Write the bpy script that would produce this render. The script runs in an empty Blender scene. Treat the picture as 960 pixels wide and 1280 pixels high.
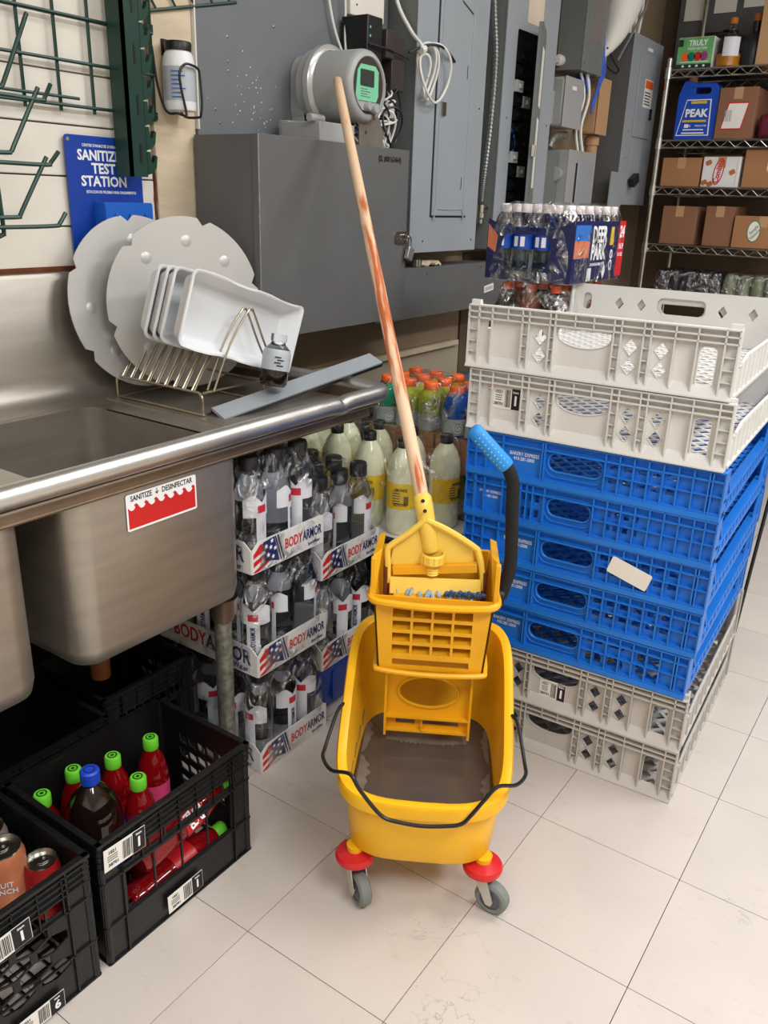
import bpy, bmesh, math, random
from mathutils import Vector, Matrix, noise
from mathutils.geometry import tessellate_polygon
PI = math.pi
random.seed(7)
SC = bpy.context.scene
COL = SC.collection

# ---------------------------------------------------------------- camera
YAW, PIT, ROL = 0.5973425, 0.3587802, 0.0336731
f_ = Vector((-math.sin(YAW)*math.cos(PIT), math.cos(YAW)*math.cos(PIT), -math.sin(PIT)))
r_ = Vector((math.cos(YAW), math.sin(YAW), 0)); u_ = r_.cross(f_)
r2 = r_*math.cos(ROL) + u_*math.sin(ROL); u2 = -r_*math.sin(ROL) + u_*math.cos(ROL)
cam = bpy.data.objects.new('camera', bpy.data.cameras.new('camera')); COL.objects.link(cam)
cam.matrix_world = Matrix(((r2.x, u2.x, -f_.x, 0.5342), (r2.y, u2.y, -f_.y, -1.1387), (r2.z, u2.z, -f_.z, 1.2687), (0, 0, 0, 1)))
cam.data.sensor_fit = 'HORIZONTAL'; cam.data.sensor_width = 36; cam.data.lens = 1040.7/960*36
cam.data.clip_start = .02
SC.camera = cam
# ---------------------------------------------------------------- light
SC.view_settings.view_transform = 'Standard'; SC.view_settings.look = 'None'
SC.view_settings.gamma = 1; SC.view_settings.use_curve_mapping = False
SC.view_settings.exposure = -0.12
W = bpy.data.worlds.new('world'); SC.world = W; W.use_nodes = True
W.node_tree.nodes['Background'].inputs[0].default_value = (.97, .97, 1.0, 1)
W.node_tree.nodes['Background'].inputs[1].default_value = .50
def area(name, loc, sx, sy, power):
    l = bpy.data.lights.new(name, 'AREA'); l.shape = 'RECTANGLE'; l.size = sx; l.size_y = sy; l.energy = power; l.color = (.96, .98, 1)
    o = bpy.data.objects.new(name, l); o.location = loc; COL.objects.link(o)
area('fluorescent_light', (1.5, -.7, 2.66), .35, 1.25, 58)
area('fluorescent_light', (1.5, 1.3, 2.66), .35, 1.25, 52)
area('fluorescent_light', (.15, 1.1, 2.66), .35, 1.25, 16)
area('fluorescent_light', (.4, -1.9, 2.66), 1.25, .35, 26)
area('fluorescent_light', (.6, 2.9, 2.66), 1.25, .35, 12)

# ---------------------------------------------------------------- materials
def lin(c):
    c = c/255
    return c/12.92 if c <= .04045 else ((c+.055)/1.055)**2.4
def C(r, g, b): return (lin(r), lin(g), lin(b), 1)
MATS = {}
def M(name, col=None, rough=.5, metal=0, var=.12, sc=12, bump=0, bsc=60, trans=0, ior=1.45, sss=0, rnd=0, coat=0, stretch=None, spec=None, emis=None, alpha=None, col2=None, thr=None):
    if name in MATS: return MATS[name]
    m = bpy.data.materials.new(name); m.use_nodes = True; MATS[name] = m
    nt = m.node_tree; N = nt.nodes; L = nt.links; b = N['Principled BSDF']
    b.inputs['Roughness'].default_value = rough; b.inputs['Metallic'].default_value = metal
    b.inputs['Transmission Weight'].default_value = trans; b.inputs['IOR'].default_value = ior
    if coat: b.inputs['Coat Weight'].default_value = coat
    if spec is not None: b.inputs['Specular IOR Level'].default_value = spec
    if sss: b.inputs['Subsurface Weight'].default_value = sss; b.inputs['Subsurface Scale'].default_value = .02
    if emis: b.inputs['Emission Color'].default_value = col; b.inputs['Emission Strength'].default_value = emis
    if alpha is not None: b.inputs['Alpha'].default_value = alpha
    tc = N.new('ShaderNodeTexCoord'); mp = N.new('ShaderNodeMapping'); L.new(tc.outputs['Object'], mp.inputs[0])
    if stretch: mp.inputs['Scale'].default_value = stretch
    nz = N.new('ShaderNodeTexNoise'); nz.inputs['Scale'].default_value = sc; nz.inputs['Detail'].default_value = 5; L.new(mp.outputs[0], nz.inputs['Vector'])
    mx = N.new('ShaderNodeMix'); mx.data_type = 'RGBA'
    rp = N.new('ShaderNodeMapRange'); rp.inputs[1].default_value = .3 if thr is None else thr-.06; rp.inputs[2].default_value = .7 if thr is None else thr+.06
    L.new(nz.outputs['Fac'], rp.inputs[0]); L.new(rp.outputs[0], mx.inputs['Factor'])
    mx.inputs['A'].default_value = tuple(c*(1-var) for c in col[:3])+(1,) if col2 is None else col
    mx.inputs['B'].default_value = tuple(min(1, c*(1+var*.6)) for c in col[:3])+(1,) if col2 is None else col2
    out = mx.outputs['Result']
    if rnd:
        oi = N.new('ShaderNodeObjectInfo'); hs = N.new('ShaderNodeHueSaturation'); mr = N.new('ShaderNodeMapRange')
        mr.inputs[3].default_value = 1-rnd; mr.inputs[4].default_value = 1+rnd
        L.new(oi.outputs['Random'], mr.inputs[0]); L.new(mr.outputs[0], hs.inputs['Value']); L.new(out, hs.inputs['Color']); out = hs.outputs[0]
    L.new(out, b.inputs['Base Color'])
    if bump:
        n2 = N.new('ShaderNodeTexNoise'); n2.inputs['Scale'].default_value = bsc; n2.inputs['Detail'].default_value = 3; L.new(mp.outputs[0], n2.inputs['Vector'])
        bp = N.new('ShaderNodeBump'); bp.inputs['Strength'].default_value = bump; bp.inputs['Distance'].default_value = .004
        L.new(n2.outputs['Fac'], bp.inputs['Height']); L.new(bp.outputs[0], b.inputs['Normal'])
    return m
def floor_mat():
    m = M('vinyl_tile', C(203, 193, 184), .33, var=.05, sc=5, rnd=.025)
    nt = m.node_tree; N = nt.nodes; L = nt.links; b = N['Principled BSDF']
    src = b.inputs['Base Color'].links[0].from_socket
    g = N.new('ShaderNodeNewGeometry')
    # fine marbling flecks
    mp = N.new('ShaderNodeMapping'); mp.inputs['Rotation'].default_value = (0, 0, .5); mp.inputs['Scale'].default_value = (22, 60, 1); L.new(g.outputs['Position'], mp.inputs[0])
    n1 = N.new('ShaderNodeTexNoise'); n1.inputs['Scale'].default_value = 1; n1.inputs['Detail'].default_value = 6; L.new(mp.outputs[0], n1.inputs['Vector'])
    r1 = N.new('ShaderNodeMapRange'); r1.inputs[1].default_value = .62; r1.inputs[2].default_value = .75; r1.inputs[4].default_value = .3; L.new(n1.outputs['Fac'], r1.inputs[0])
    m1 = N.new('ShaderNodeMix'); m1.data_type = 'RGBA'; m1.inputs['B'].default_value = C(168, 150, 132); L.new(r1.outputs[0], m1.inputs['Factor']); L.new(src, m1.inputs['A'])
    # scuffs: thin wandering dark lines
    n2 = N.new('ShaderNodeTexNoise'); n2.inputs['Scale'].default_value = 7; n2.inputs['Detail'].default_value = 6; n2.inputs['Distortion'].default_value = 1.3; L.new(g.outputs['Position'], n2.inputs['Vector'])
    s = N.new('ShaderNodeMath'); s.operation = 'SUBTRACT'; s.inputs[1].default_value = .5; L.new(n2.outputs['Fac'], s.inputs[0])
    a = N.new('ShaderNodeMath'); a.operation = 'ABSOLUTE'; L.new(s.outputs[0], a.inputs[0])
    r2_ = N.new('ShaderNodeMapRange'); r2_.inputs[1].default_value = .0; r2_.inputs[2].default_value = .005; r2_.inputs[3].default_value = 1; r2_.inputs[4].default_value = 0; L.new(a.outputs[0], r2_.inputs[0])
    n3 = N.new('ShaderNodeTexNoise'); n3.inputs['Scale'].default_value = 2.6; L.new(g.outputs['Position'], n3.inputs['Vector'])
    r3 = N.new('ShaderNodeMapRange'); r3.inputs[1].default_value = .56; r3.inputs[2].default_value = .66; r3.inputs[4].default_value = .50; L.new(n3.outputs['Fac'], r3.inputs[0])
    mu = N.new('ShaderNodeMath'); mu.operation = 'MULTIPLY'; L.new(r2_.outputs[0], mu.inputs[0]); L.new(r3.outputs[0], mu.inputs[1])
    m2 = N.new('ShaderNodeMix'); m2.data_type = 'RGBA'; m2.inputs['B'].default_value = C(70, 62, 55); L.new(mu.outputs[0], m2.inputs['Factor']); L.new(m1.outputs['Result'], m2.inputs['A'])
    L.new(m2.outputs['Result'], b.inputs['Base Color'])
    return m
def wrap_mat(name='shrink_film', lo=.05, hi=.55, tint=(1, 1, 1, 1)):
    if name in MATS: return MATS[name]
    m = bpy.data.materials.new(name); m.use_nodes = True; MATS[name] = m
    nt = m.node_tree; N = nt.nodes; L = nt.links; N.remove(N['Principled BSDF'])
    t = N.new('ShaderNodeBsdfTransparent'); t.inputs[0].default_value = tint
    g = N.new('ShaderNodeBsdfGlossy'); g.inputs['Roughness'].default_value = .2
    tc = N.new('ShaderNodeTexCoord'); nz = N.new('ShaderNodeTexNoise'); nz.inputs['Scale'].default_value = 16; nz.inputs['Detail'].default_value = 5; nz.inputs['Distortion'].default_value = 1.5
    L.new(tc.outputs['Object'], nz.inputs['Vector'])
    r = N.new('ShaderNodeMapRange'); r.inputs[1].default_value = .44; r.inputs[2].default_value = .66; r.inputs[3].default_value = lo; r.inputs[4].default_value = hi; L.new(nz.outputs['Fac'], r.inputs[0])
    bp = N.new('ShaderNodeBump'); bp.inputs['Strength'].default_value = 1; bp.inputs['Distance'].default_value = .03; L.new(nz.outputs['Fac'], bp.inputs['Height']); L.new(bp.outputs[0], g.inputs['Normal'])
    mx = N.new('ShaderNodeMixShader'); L.new(r.outputs[0], mx.inputs[0]); L.new(t.outputs[0], mx.inputs[1]); L.new(g.outputs[0], mx.inputs[2]); L.new(mx.outputs[0], N['Material Output'].inputs[0])
    return m
TILE = floor_mat(); FILM = wrap_mat(); FILM2 = wrap_mat('thin_film', .02, .26)
GROUT = M('grout', C(96, 88, 80), .9)
CREAM = M('cream_paint', C(230, 224, 212), .55, var=.07, sc=4, bump=.25, bsc=30)
WOOD = M('painted_board', C(214, 196, 168), .6, var=.1, sc=8, stretch=(1, 1, 6), bump=.2)
TAN = M('tan_wall', C(150, 130, 106), .75, var=.18, sc=3)
TANL = M('beige_panel', C(176, 162, 140), .65, var=.1, sc=4)
DARKW = M('dark_wall', C(96, 80, 64), .85, var=.25, sc=3)
RUST = M('rusty_brown', C(110, 58, 32), .9, var=.3, sc=40)
STEEL = M('stainless_steel', C(214, 212, 208), .36, 1, var=.16, sc=6, bump=.06, bsc=90)
STEELB = M('brushed_steel', C(176, 168, 158), .42, .85, var=.14, sc=4, stretch=(3, 1, 8))
STEELD = M('stained_steel', C(132, 114, 96), .45, .8, var=.3, sc=7)
GALV = M('galvanised_pipe', C(150, 150, 140), .5, .7, var=.5, sc=60, bump=.5, bsc=110)
CHROME = M('chrome_wire', C(190, 188, 180), .25, 1, var=.1)
BRASSW = M('dull_wire', C(176, 164, 144), .3, 1, var=.2, sc=20)
GREYB = M('grey_board', C(112, 115, 119), .5, var=.06, sc=6, bump=.12, bsc=14)
GREYC = M('grey_cabinet', C(98, 98, 98), .45, var=.08, sc=5)
GREYP = M('grey_panel', C(152, 158, 164), .38, var=.05, sc=4)
GREYP2 = M('green_grey_panel', C(112, 116, 114), .45, var=.06, sc=4)
GREYL = M('light_grey_plastic', C(150, 152, 152), .4, var=.05)
METER = M('meter_grey', C(162, 163, 162), .35, var=.04)
LCDG = M('meter_green_face', C(126, 200, 160), .4, var=.05)
LCDD = M('lcd_dark', C(60, 66, 62), .2)
GLASSK = M('dark_glass', C(70, 62, 58), .12)
BLACKP = M('black_plastic', C(26, 26, 27), .38, var=.15, sc=20, bump=.1)
CRATEB = M('black_crate_plastic', C(20, 20, 21), .36, var=.25, sc=14, bump=.25, bsc=80)
GREEN = M('dark_green_enamel', C(24, 58, 48), .35, var=.1)
WHITEP = M('white_plastic', C(232, 232, 234), .35, var=.03, sss=.1)
WHITEC = M('white_cable', C(226, 224, 218), .45, var=.05)
PAPER = M('white_paper', C(234, 230, 222), .6, var=.03)
INK = M('black_ink', C(28, 26, 28), .6)
NAVY = M('navy_ink', C(34, 38, 96), .5); REDI = M('red_ink', C(200, 34, 34), .5, var=.04)
WHITEI = M('white_ink', C(240, 240, 240), .5, var=.02); BLUEI = M('blue_ink', C(28, 84, 190), .5); GOLDI = M('gold_ink', C(214, 180, 60), .5)
SIGNB = M('sign_blue', C(20, 62, 160), .35, var=.05); BINB = M('bin_blue', C(30, 98, 196), .35, var=.06)
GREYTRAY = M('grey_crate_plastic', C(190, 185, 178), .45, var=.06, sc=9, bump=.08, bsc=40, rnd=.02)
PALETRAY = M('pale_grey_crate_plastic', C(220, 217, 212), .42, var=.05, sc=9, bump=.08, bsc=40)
BLUETRAY = M('blue_crate_plastic', C(30, 118, 214), .38, var=.10, sc=9, bump=.08, bsc=40, rnd=.04)
YEL = M('bucket_yellow', C(252, 188, 28), .36, var=.10, sc=7, bump=.06, bsc=60, sss=.05)
YELD = M('wringer_yellow', C(238, 172, 26), .38, var=.14, sc=10, bump=.06, bsc=60, sss=.05)
YELL = M('mop_clamp_yellow', C(246, 206, 84), .36, var=.06, sss=.05)
GRIME = M('grime', C(120, 104, 78), .7, var=.3, sc=30)
WATER = M('dirty_water', C(82, 73, 66), .12, var=.06, sc=5, bump=.03, bsc=8)
FOAM = M('dirty_foam', C(112, 103, 94), .5, var=.2, sc=30, bump=.4)
REDP = M('red_plastic', C(206, 36, 40), .3, var=.06); TYRE = M('grey_rubber', C(122, 126, 122), .6, var=.1); HUB = M('hub_grey', C(84, 84, 96), .45)
FORK = M('caster_fork', C(200, 196, 186), .35, .6, var=.08)
GRIPB = M('grip_blue', C(42, 140, 216), .5, var=.06); FOAMK = M('black_foam', C(22, 22, 23), .8, var=.2, sc=60, bump=.3, bsc=160)
HANDLE = M('mop_wood', C(224, 192, 158), .5, sc=70, stretch=(1, 1, .10), col2=C(190, 100, 54), thr=.60, bump=.15, bsc=50)
MOPS = M('mop_yarn', C(170, 190, 210), .9, var=.3, sc=60)
ALU = M('aluminium_disc', C(196, 194, 190), .42, .35, var=.07, sc=3)
CARD = M('cardboard', C(164, 116, 78), .8, var=.08, sc=5, bump=.1); CARD2 = M('cardboard_light', C(186, 146, 108), .8, var=.07, sc=5); CARDW = M('white_carton', C(224, 222, 220), .5, var=.03)
CARDD = M('cardboard_brown', C(138, 96, 72), .8, var=.08, sc=5)
CLEAR = M('clear_water_bottle', C(244, 250, 252), .04, trans=1, ior=1.30, var=.02)
SPORT = M('sport_water', C(226, 230, 234), .03, trans=1, ior=1.22, var=.03)
LEMON = M('lemonade', C(248, 249, 214), .14, trans=.15, ior=1.34, var=.05)
GBLUE = M('blue_drink', C(20, 104, 205), .12, trans=.45, ior=1.34, var=.05); GYEL = M('yellow_drink', C(206, 216, 70), .12, trans=.45, ior=1.34, var=.05)
GTEAL = M('teal_drink', C(24, 168, 128), .12, trans=.45, ior=1.34, var=.05); SODAR = M('red_soda', C(170, 16, 26), .08, trans=.55, ior=1.34, var=.05, coat=.5)
SODAK = M('dark_soda', C(24, 14, 12), .06, var=.1, coat=.6); SODAO = M('amber_soda', C(180, 96, 40), .1, trans=.5, ior=1.34)
CAPK = M('black_cap', C(34, 34, 38), .35); CAPO = M('orange_cap', C(246, 104, 40), .4); CAPG = M('lime_cap', C(110, 206, 50), .4); CAPB = M('blue_cap', C(28, 70, 190), .4); CAPW = M('white_cap', C(232, 222, 222), .4)
LBY = M('yellow_label', C(244, 204, 30), .45, var=.06); LBW = M('white_label', C(220, 222, 228), .4, var=.05); LBP = M('pink_label', C(222, 70, 120), .4, var=.1); LBB = M('blue_label', C(30, 76, 200), .4)
LBGR = M('grey_label', C(180, 186, 190), .4, var=.1)

# ---------------------------------------------------------------- mesh helpers
def V(*a): return Vector(a if len(a) > 1 else a[0])
ROOTM = {}
class MB:
    def __init__(s): s.v = []; s.f = []
    def add(s, vs, fs):
        n = len(s.v); s.v += [Vector(a) for a in vs]; s.f += [tuple(i+n for i in q) for q in fs]; return s
    def box(s, a, b):
        x0, y0, z0 = (min(a[i], b[i]) for i in range(3)); x1, y1, z1 = (max(a[i], b[i]) for i in range(3))
        return s.add([(x0, y0, z0), (x1, y0, z0), (x1, y1, z0), (x0, y1, z0), (x0, y0, z1), (x1, y0, z1), (x1, y1, z1), (x0, y1, z1)],
                     [(0, 3, 2, 1), (4, 5, 6, 7), (0, 1, 5, 4), (1, 2, 6, 5), (2, 3, 7, 6), (3, 0, 4, 7)])
    def obox(s, m, a, b):
        k = MB().box(a, b); return s.add([m @ p for p in k.v], k.f)
    def bar(s, a, b, w, t, up=(0, 0, 1)):
        a = V(a); b = V(b); d = (b-a); L = d.length; d.normalize(); up = V(up)
        x = d.cross(up)
        if x.length < 1e-4: x = d.cross(V(1, 0, 0))
        x.normalize(); y = x.cross(d)
        m = Matrix((( x.x, y.x, d.x, a.x), (x.y, y.y, d.y, a.y), (x.z, y.z, d.z, a.z), (0, 0, 0, 1)))
        return s.obox(m, (-w/2, -t/2, 0), (w/2, t/2, L))
    def tube(s, pts, r, n=8, closed=False, cap=True):
        pts = [V(p) for p in pts]; N = len(pts); rr = r if hasattr(r, '__len__') else [r]*N
        T = []
        for i in range(N):
            if closed: t = pts[(i+1) % N]-pts[i-1]
            else: t = pts[min(i+1, N-1)]-pts[max(i-1, 0)]
            T.append(t.normalized())
        u = T[0].orthogonal().normalized(); rings = []
        for i in range(N):
            u = (u - T[i]*u.dot(T[i])); u = u.normalized() if u.length > 1e-6 else T[i].orthogonal().normalized(); w = T[i].cross(u)
            rings.append([pts[i] + (u*math.cos(2*PI*k/n)+w*math.sin(2*PI*k/n))*rr[i] for k in range(n)])
        vs = [p for q in rings for p in q]; fs = []
        for i in range(N if closed else N-1):
            j = (i+1) % N
            for k in range(n): fs.append((i*n+k, i*n+(k+1) % n, j*n+(k+1) % n, j*n+k))
        if not closed and cap: fs += [tuple(range(n-1, -1, -1)), tuple((N-1)*n+k for k in range(n))]
        return s.add(vs, fs)
    def lathe(s, prof, c=(0, 0, 0), n=16, m=None, a0=0, a1=2*PI):
        full = abs(a1-a0-2*PI) < 1e-6; K = n if full else n+1
        vs = []; idx = []
        for r, z in prof:
            if r < 1e-7: idx.append([len(vs)]*K); vs.append(V(0, 0, z))
            else:
                b = len(vs); idx.append([b+k for k in range(K)])
                vs += [V(r*math.cos(a0+(a1-a0)*k/n), r*math.sin(a0+(a1-a0)*k/n), z) for k in range(K)]
        fs = []
        for i in range(len(prof)-1):
            for k in range(n):
                j = (k+1) % K
                q = [idx[i][k], idx[i][j], idx[i+1][j], idx[i+1][k]]; w = []
                for e in q:
                    if e not in w: w.append(e)
                if len(w) > 2: fs.append(tuple(w))
        c = V(c); vs = [(m @ p if m else p)+c for p in vs]
        return s.add(vs, fs)
    def plate(s, m, outer, holes, t):
        """flat plate with holes; loops in the matrix' XY plane, thickness along its Z"""
        loops = [outer]+list(holes); P = [[V(a, b, 0) for a, b in l] for l in loops]
        tris = tessellate_polygon(P); flat = [p for l in P for p in l]; n = len(flat)
        vs = [m @ p for p in flat] + [m @ (p+V(0, 0, t)) for p in flat]
        fs = []
        for a, b, c in tris:
            if (flat[b]-flat[a]).cross(flat[c]-flat[a]).z < 0: b, c = c, b
            fs += [(c, b, a), (a+n, b+n, c+n)]
        o = 0
        for l in loops:
            k = len(l); A = sum(l[i][0]*l[(i+1) % k][1]-l[(i+1) % k][0]*l[i][1] for i in range(k))
            for i in range(k):
                a, b = o+i, o+(i+1) % k
                q = (a, b, b+n, a+n)
                if (A > 0) != (l is loops[0]): q = q[::-1]
                fs.append(q)
            o += k
        return s.add(vs, fs)
    def mesh(s, name, off=None, ang=38):
        me = bpy.data.meshes.new(name)
        vs = s.v if off is None else [off @ p for p in s.v]
        me.from_pydata([tuple(p) for p in vs], [], s.f); me.update()
        me.polygons.foreach_set('use_smooth', [True]*len(me.polygons))
        me.set_sharp_from_angle(angle=math.radians(ang))
        return me
def tagk(o, label=None, cat=None, group=None, kind=None):
    if label: o['label'] = label
    if cat: o['category'] = cat
    if group: o['group'] = group
    if kind: o['kind'] = kind
    return o
def thing(name, label, cat, loc=(0, 0, 0), rz=0, group=None, kind=None):
    o = bpy.data.objects.new(name, None); COL.objects.link(o); o.empty_display_size = .05
    o.location = loc; o.rotation_euler = (0, 0, rz)
    ROOTM[o] = Matrix.Translation(V(loc)) @ Matrix.Rotation(rz, 4, 'Z')
    return tagk(o, label, cat, group, kind)
def P(name, g, mat, parent=None, w=False, bev=0, label=None, kind=None, ang=38, seg=2):
    """one part. g = MB or mesh; w = vertices are in world space"""
    root = parent
    while root is not None and root.parent: root = root.parent
    if isinstance(g, MB):
        off = ROOTM[root].inverted() if (w and root in ROOTM) else None
        g = g.mesh(name, off, ang)
        g.materials.append(mat)
    o = bpy.data.objects.new(name, g); COL.objects.link(o); o.parent = parent
    if parent is not None and root is not None and w is None: pass
    if bev:
        b = o.modifiers.new('bevel', 'BEVEL'); b.width = bev; b.segments = seg; b.limit_method = 'ANGLE'; b.angle_limit = math.radians(40)
    if label: o['label'] = label
    if kind: o['kind'] = kind
    return o
def S(name, g, mat, kind='structure', **k):
    return P(name, g, mat, None, kind=kind, **k)
def dup(o, parent=None, loc=None, rz=None, label=None, group=None, rot=None):
    c = o.copy(); COL.objects.link(c)
    if parent is not None: c.parent = parent
    if loc is not None: c.location = loc
    if rz is not None: c.rotation_euler = (0, 0, rz)
    if rot is not None: c.rotation_euler = rot
    if o in ROOTM: ROOTM[c] = Matrix.Translation(c.location) @ c.rotation_euler.to_matrix().to_4x4()
    if label: c['label'] = label
    if group: c['group'] = group
    for ch in list(o.children): dup(ch, c)
    return c
def frame(o, right, up):
    """matrix whose X = right, Y = up, Z = outward normal"""
    r = V(right).normalized(); u = V(up); u = (u - r*u.dot(r)).normalized(); n = r.cross(u); o = V(o)
    return Matrix(((r.x, u.x, n.x, o.x), (r.y, u.y, n.y, o.y), (r.z, u.z, n.z, o.z), (0, 0, 0, 1)))
TXT = {}
def text_geo(s, size, bold=.0, spacing=1.0, xs=1.0):
    k = (s, round(size, 4), bold, spacing, xs)
    if k not in TXT:
        cu = bpy.data.curves.new('t', 'FONT'); cu.body = s; cu.size = size; cu.align_x = 'CENTER'; cu.align_y = 'CENTER'; cu.resolution_u = 2
        cu.offset = bold*size; cu.space_character = spacing; cu.extrude = .0002
        ob = bpy.data.objects.new('t', cu); COL.objects.link(ob); bpy.context.view_layer.update()
        me = bpy.data.meshes.new_from_object(ob.evaluated_get(bpy.context.evaluated_depsgraph_get()))
        bpy.data.objects.remove(ob); bpy.data.curves.remove(cu)
        TXT[k] = ([V(v.co.x*xs, v.co.y, v.co.z) for v in me.vertices], [tuple(p.vertices) for p in me.polygons])
        bpy.data.meshes.remove(me)
    return TXT[k]
def text(mb, s, size, m, bold=.012, spacing=1.0, xs=1.0, lift=.0004):
    vs, fs = text_geo(s, size, bold, spacing, xs)
    return mb.add([m @ (p+V(0, 0, lift)) for p in vs], fs)
def rect(w, h, cx=0, cy=0): return [(cx-w/2, cy-h/2), (cx+w/2, cy-h/2), (cx+w/2, cy+h/2), (cx-w/2, cy+h/2)]
def rrect(w, h, r, cx=0, cy=0, n=4):
    pts = []
    for qx, qy, a in ((1, -1, -PI/2), (1, 1, 0), (-1, 1, PI/2), (-1, -1, PI)):
        for k in range(n+1):
            t = a+PI/2*k/n; pts.append((cx+qx*(w/2-r)+r*math.cos(t), cy+qy*(h/2-r)+r*math.sin(t)))
    return pts
def ell(rx, ry, cx=0, cy=0, n=20): return [(cx+rx*math.cos(2*PI*k/n), cy+ry*math.sin(2*PI*k/n)) for k in range(n)]
def smooth(pts, k=6, closed=False):
    pts = [V(p) for p in pts]; n = len(pts); out = []
    R = range(n if closed else n-1)
    for i in R:
        p0 = pts[(i-1) % n] if closed else pts[max(i-1, 0)]; p1 = pts[i]; p2 = pts[(i+1) % n]; p3 = pts[(i+2) % n] if closed else pts[min(i+2, n-1)]
        for j in range(k):
            t = j/k; out.append(.5*((2*p1)+(p2-p0)*t+(2*p0-5*p1+4*p2-p3)*t*t+(-p0+3*p1-3*p2+p3)*t**3))
    if not closed: out.append(pts[-1])
    return out
def sticker(root, name, m, w, h, mat, t=.0006, w_=True, r=0):
    g = MB().plate(m, rrect(w, h, r) if r else rect(w, h), [], t)
    return P(name, g, mat, root, w=w_)
def barcode(mb, m, w, h, n=16, lift=.0009, sd=1):
    rr = random.Random(sd); x = -w/2
    while x < w/2-.0005:
        b = rr.uniform(.25, 1)*w/n
        mb.plate(m @ Matrix.Translation((0, 0, lift)), rect(b, h, x+b/2, 0), [], .0002); x += b+rr.uniform(.35, 1)*w/n
    return mb

def handle_mat():
    m = HANDLE; nt = m.node_tree; N = nt.nodes; L = nt.links
    mr = [n for n in N if n.type == 'MAP_RANGE'][0]; mx = [n for n in N if n.type == 'MIX'][0]
    tc = [n for n in N if n.type == 'TEX_COORD'][0]; sp = N.new('ShaderNodeSeparateXYZ'); L.new(tc.outputs['Object'], sp.inputs[0])
    ad = N.new('ShaderNodeMapRange'); ad.inputs[1].default_value = .12; ad.inputs[2].default_value = .42; ad.inputs[3].default_value = 0; ad.inputs[4].default_value = .12; L.new(sp.outputs['Z'], ad.inputs[0])
    ad2 = N.new('ShaderNodeMapRange'); ad2.inputs[1].default_value = .62; ad2.inputs[2].default_value = 1.1; ad2.inputs[3].default_value = 0; ad2.inputs[4].default_value = .16; L.new(sp.outputs['Z'], ad2.inputs[0])
    nz = [n for n in N if n.type == 'TEX_NOISE'][0]
    a = N.new('ShaderNodeMath'); a.operation = 'ADD'; L.new(nz.outputs['Fac'], a.inputs[0]); L.new(ad.outputs[0], a.inputs[1])
    b = N.new('ShaderNodeMath'); b.operation = 'SUBTRACT'; L.new(a.outputs[0], b.inputs[0]); L.new(ad2.outputs[0], b.inputs[1]); L.new(b.outputs[0], mr.inputs[0])
handle_mat()
# ================================================================ SETTING
T = .3048
fl = S('floor', MB().box((-1.25, -3.2, -.06), (3.2, 4.2, -.0045)), GROUT)
tile_me = MB().box((-T/2+.0008, -T/2+.0008, -.0045), (T/2-.0008, T/2-.0008, 0)).mesh('tile'); tile_me.materials.append(TILE)
for i in range(-4, 6):
    for j in range(-6, 12):
        o = P('tile', tile_me, TILE, fl); o.location = ((i+.5)*T, (j+.5)*T, 0)
far_me = MB()
for i in range(-4, 11):
    for j in range(-11, 14):
        if not (-4 <= i < 6 and -6 <= j < 12): far_me.box((i*T+.0008, j*T+.0008, -.0045), ((i+1)*T-.0008, (j+1)*T-.0008, 0))
P('outer_tiles', far_me, TILE, fl, kind='stuff')
wl = S('wall_left', MB().box((-1.32, -3.2, 0), (-1.20, 4.2, 2.95)), TAN)
z = .875-.105+.105; z = .875; k = 0
while z < 2.65:
    P('plank', MB().box((-1.20, -2.2, z+.0015), (-1.181+.0012*(k % 2), .332, z+.1035)), CREAM, wl, bev=.002); z += .105; k += 1
P('wood_board', MB().box((-1.20, .338, .8), (-1.172, .4715, 2.68)), WOOD, wl, bev=.002, label='pale vertical wooden board')
P('rust_streak', MB().tube(smooth([(-1.181, .3355, 1.33), (-1.179, .337, 1.29), (-1.180, .334, 1.24), (-1.179, .338, 1.2), (-1.181, .3355, 1.12)], 4), [.003, .0035, .0025, .003, .004, .0035, .0045, .006, .0035, .0025, .003, .002, .003, .002, .002, .002, .001], 5), RUST, wl, label='rust coloured streak')
P('lower_panel', MB().box((-1.20, .50, .02), (-1.188, 1.90, .722)), TANL, wl)
P('upper_panel', MB().box((-1.20, .50, .745), (-1.190, 1.86, 1.5)), TAN, wl)
P('dark_panel', MB().box((-1.20, 1.91, .02), (-1.190, 3.0, 1.08)), DARKW, wl)
S('trim_1', MB().box((-1.199, .50, .722), (-1.17, 1.87, .742)), WOOD, bev=.002)
S('wall_right', MB().box((3.2, -3.2, 0), (3.32, 4.2, 2.70)), CREAM)
S('wall_front', MB().box((-1.32, -3.32, 0), (3.32, -3.2, 2.70)), CREAM)
S('wall_back', MB().box((-1.32, 3.95, 0), (3.2, 4.07, 2.95)), DARKW)
S('ceiling', MB().box((-1.32, -3.2, 2.70), (3.2, 4.2, 2.75)), CREAM)
P('painted_shade_panel', MB().box((-1.20, -2.2, .02), (-1.186, .49, .79)), M('painted_shade_brown', C(58, 50, 44), .8, var=.2, sc=4), wl)  # added dark sheet; its colour imitates the shade on the wall under the sink

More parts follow.
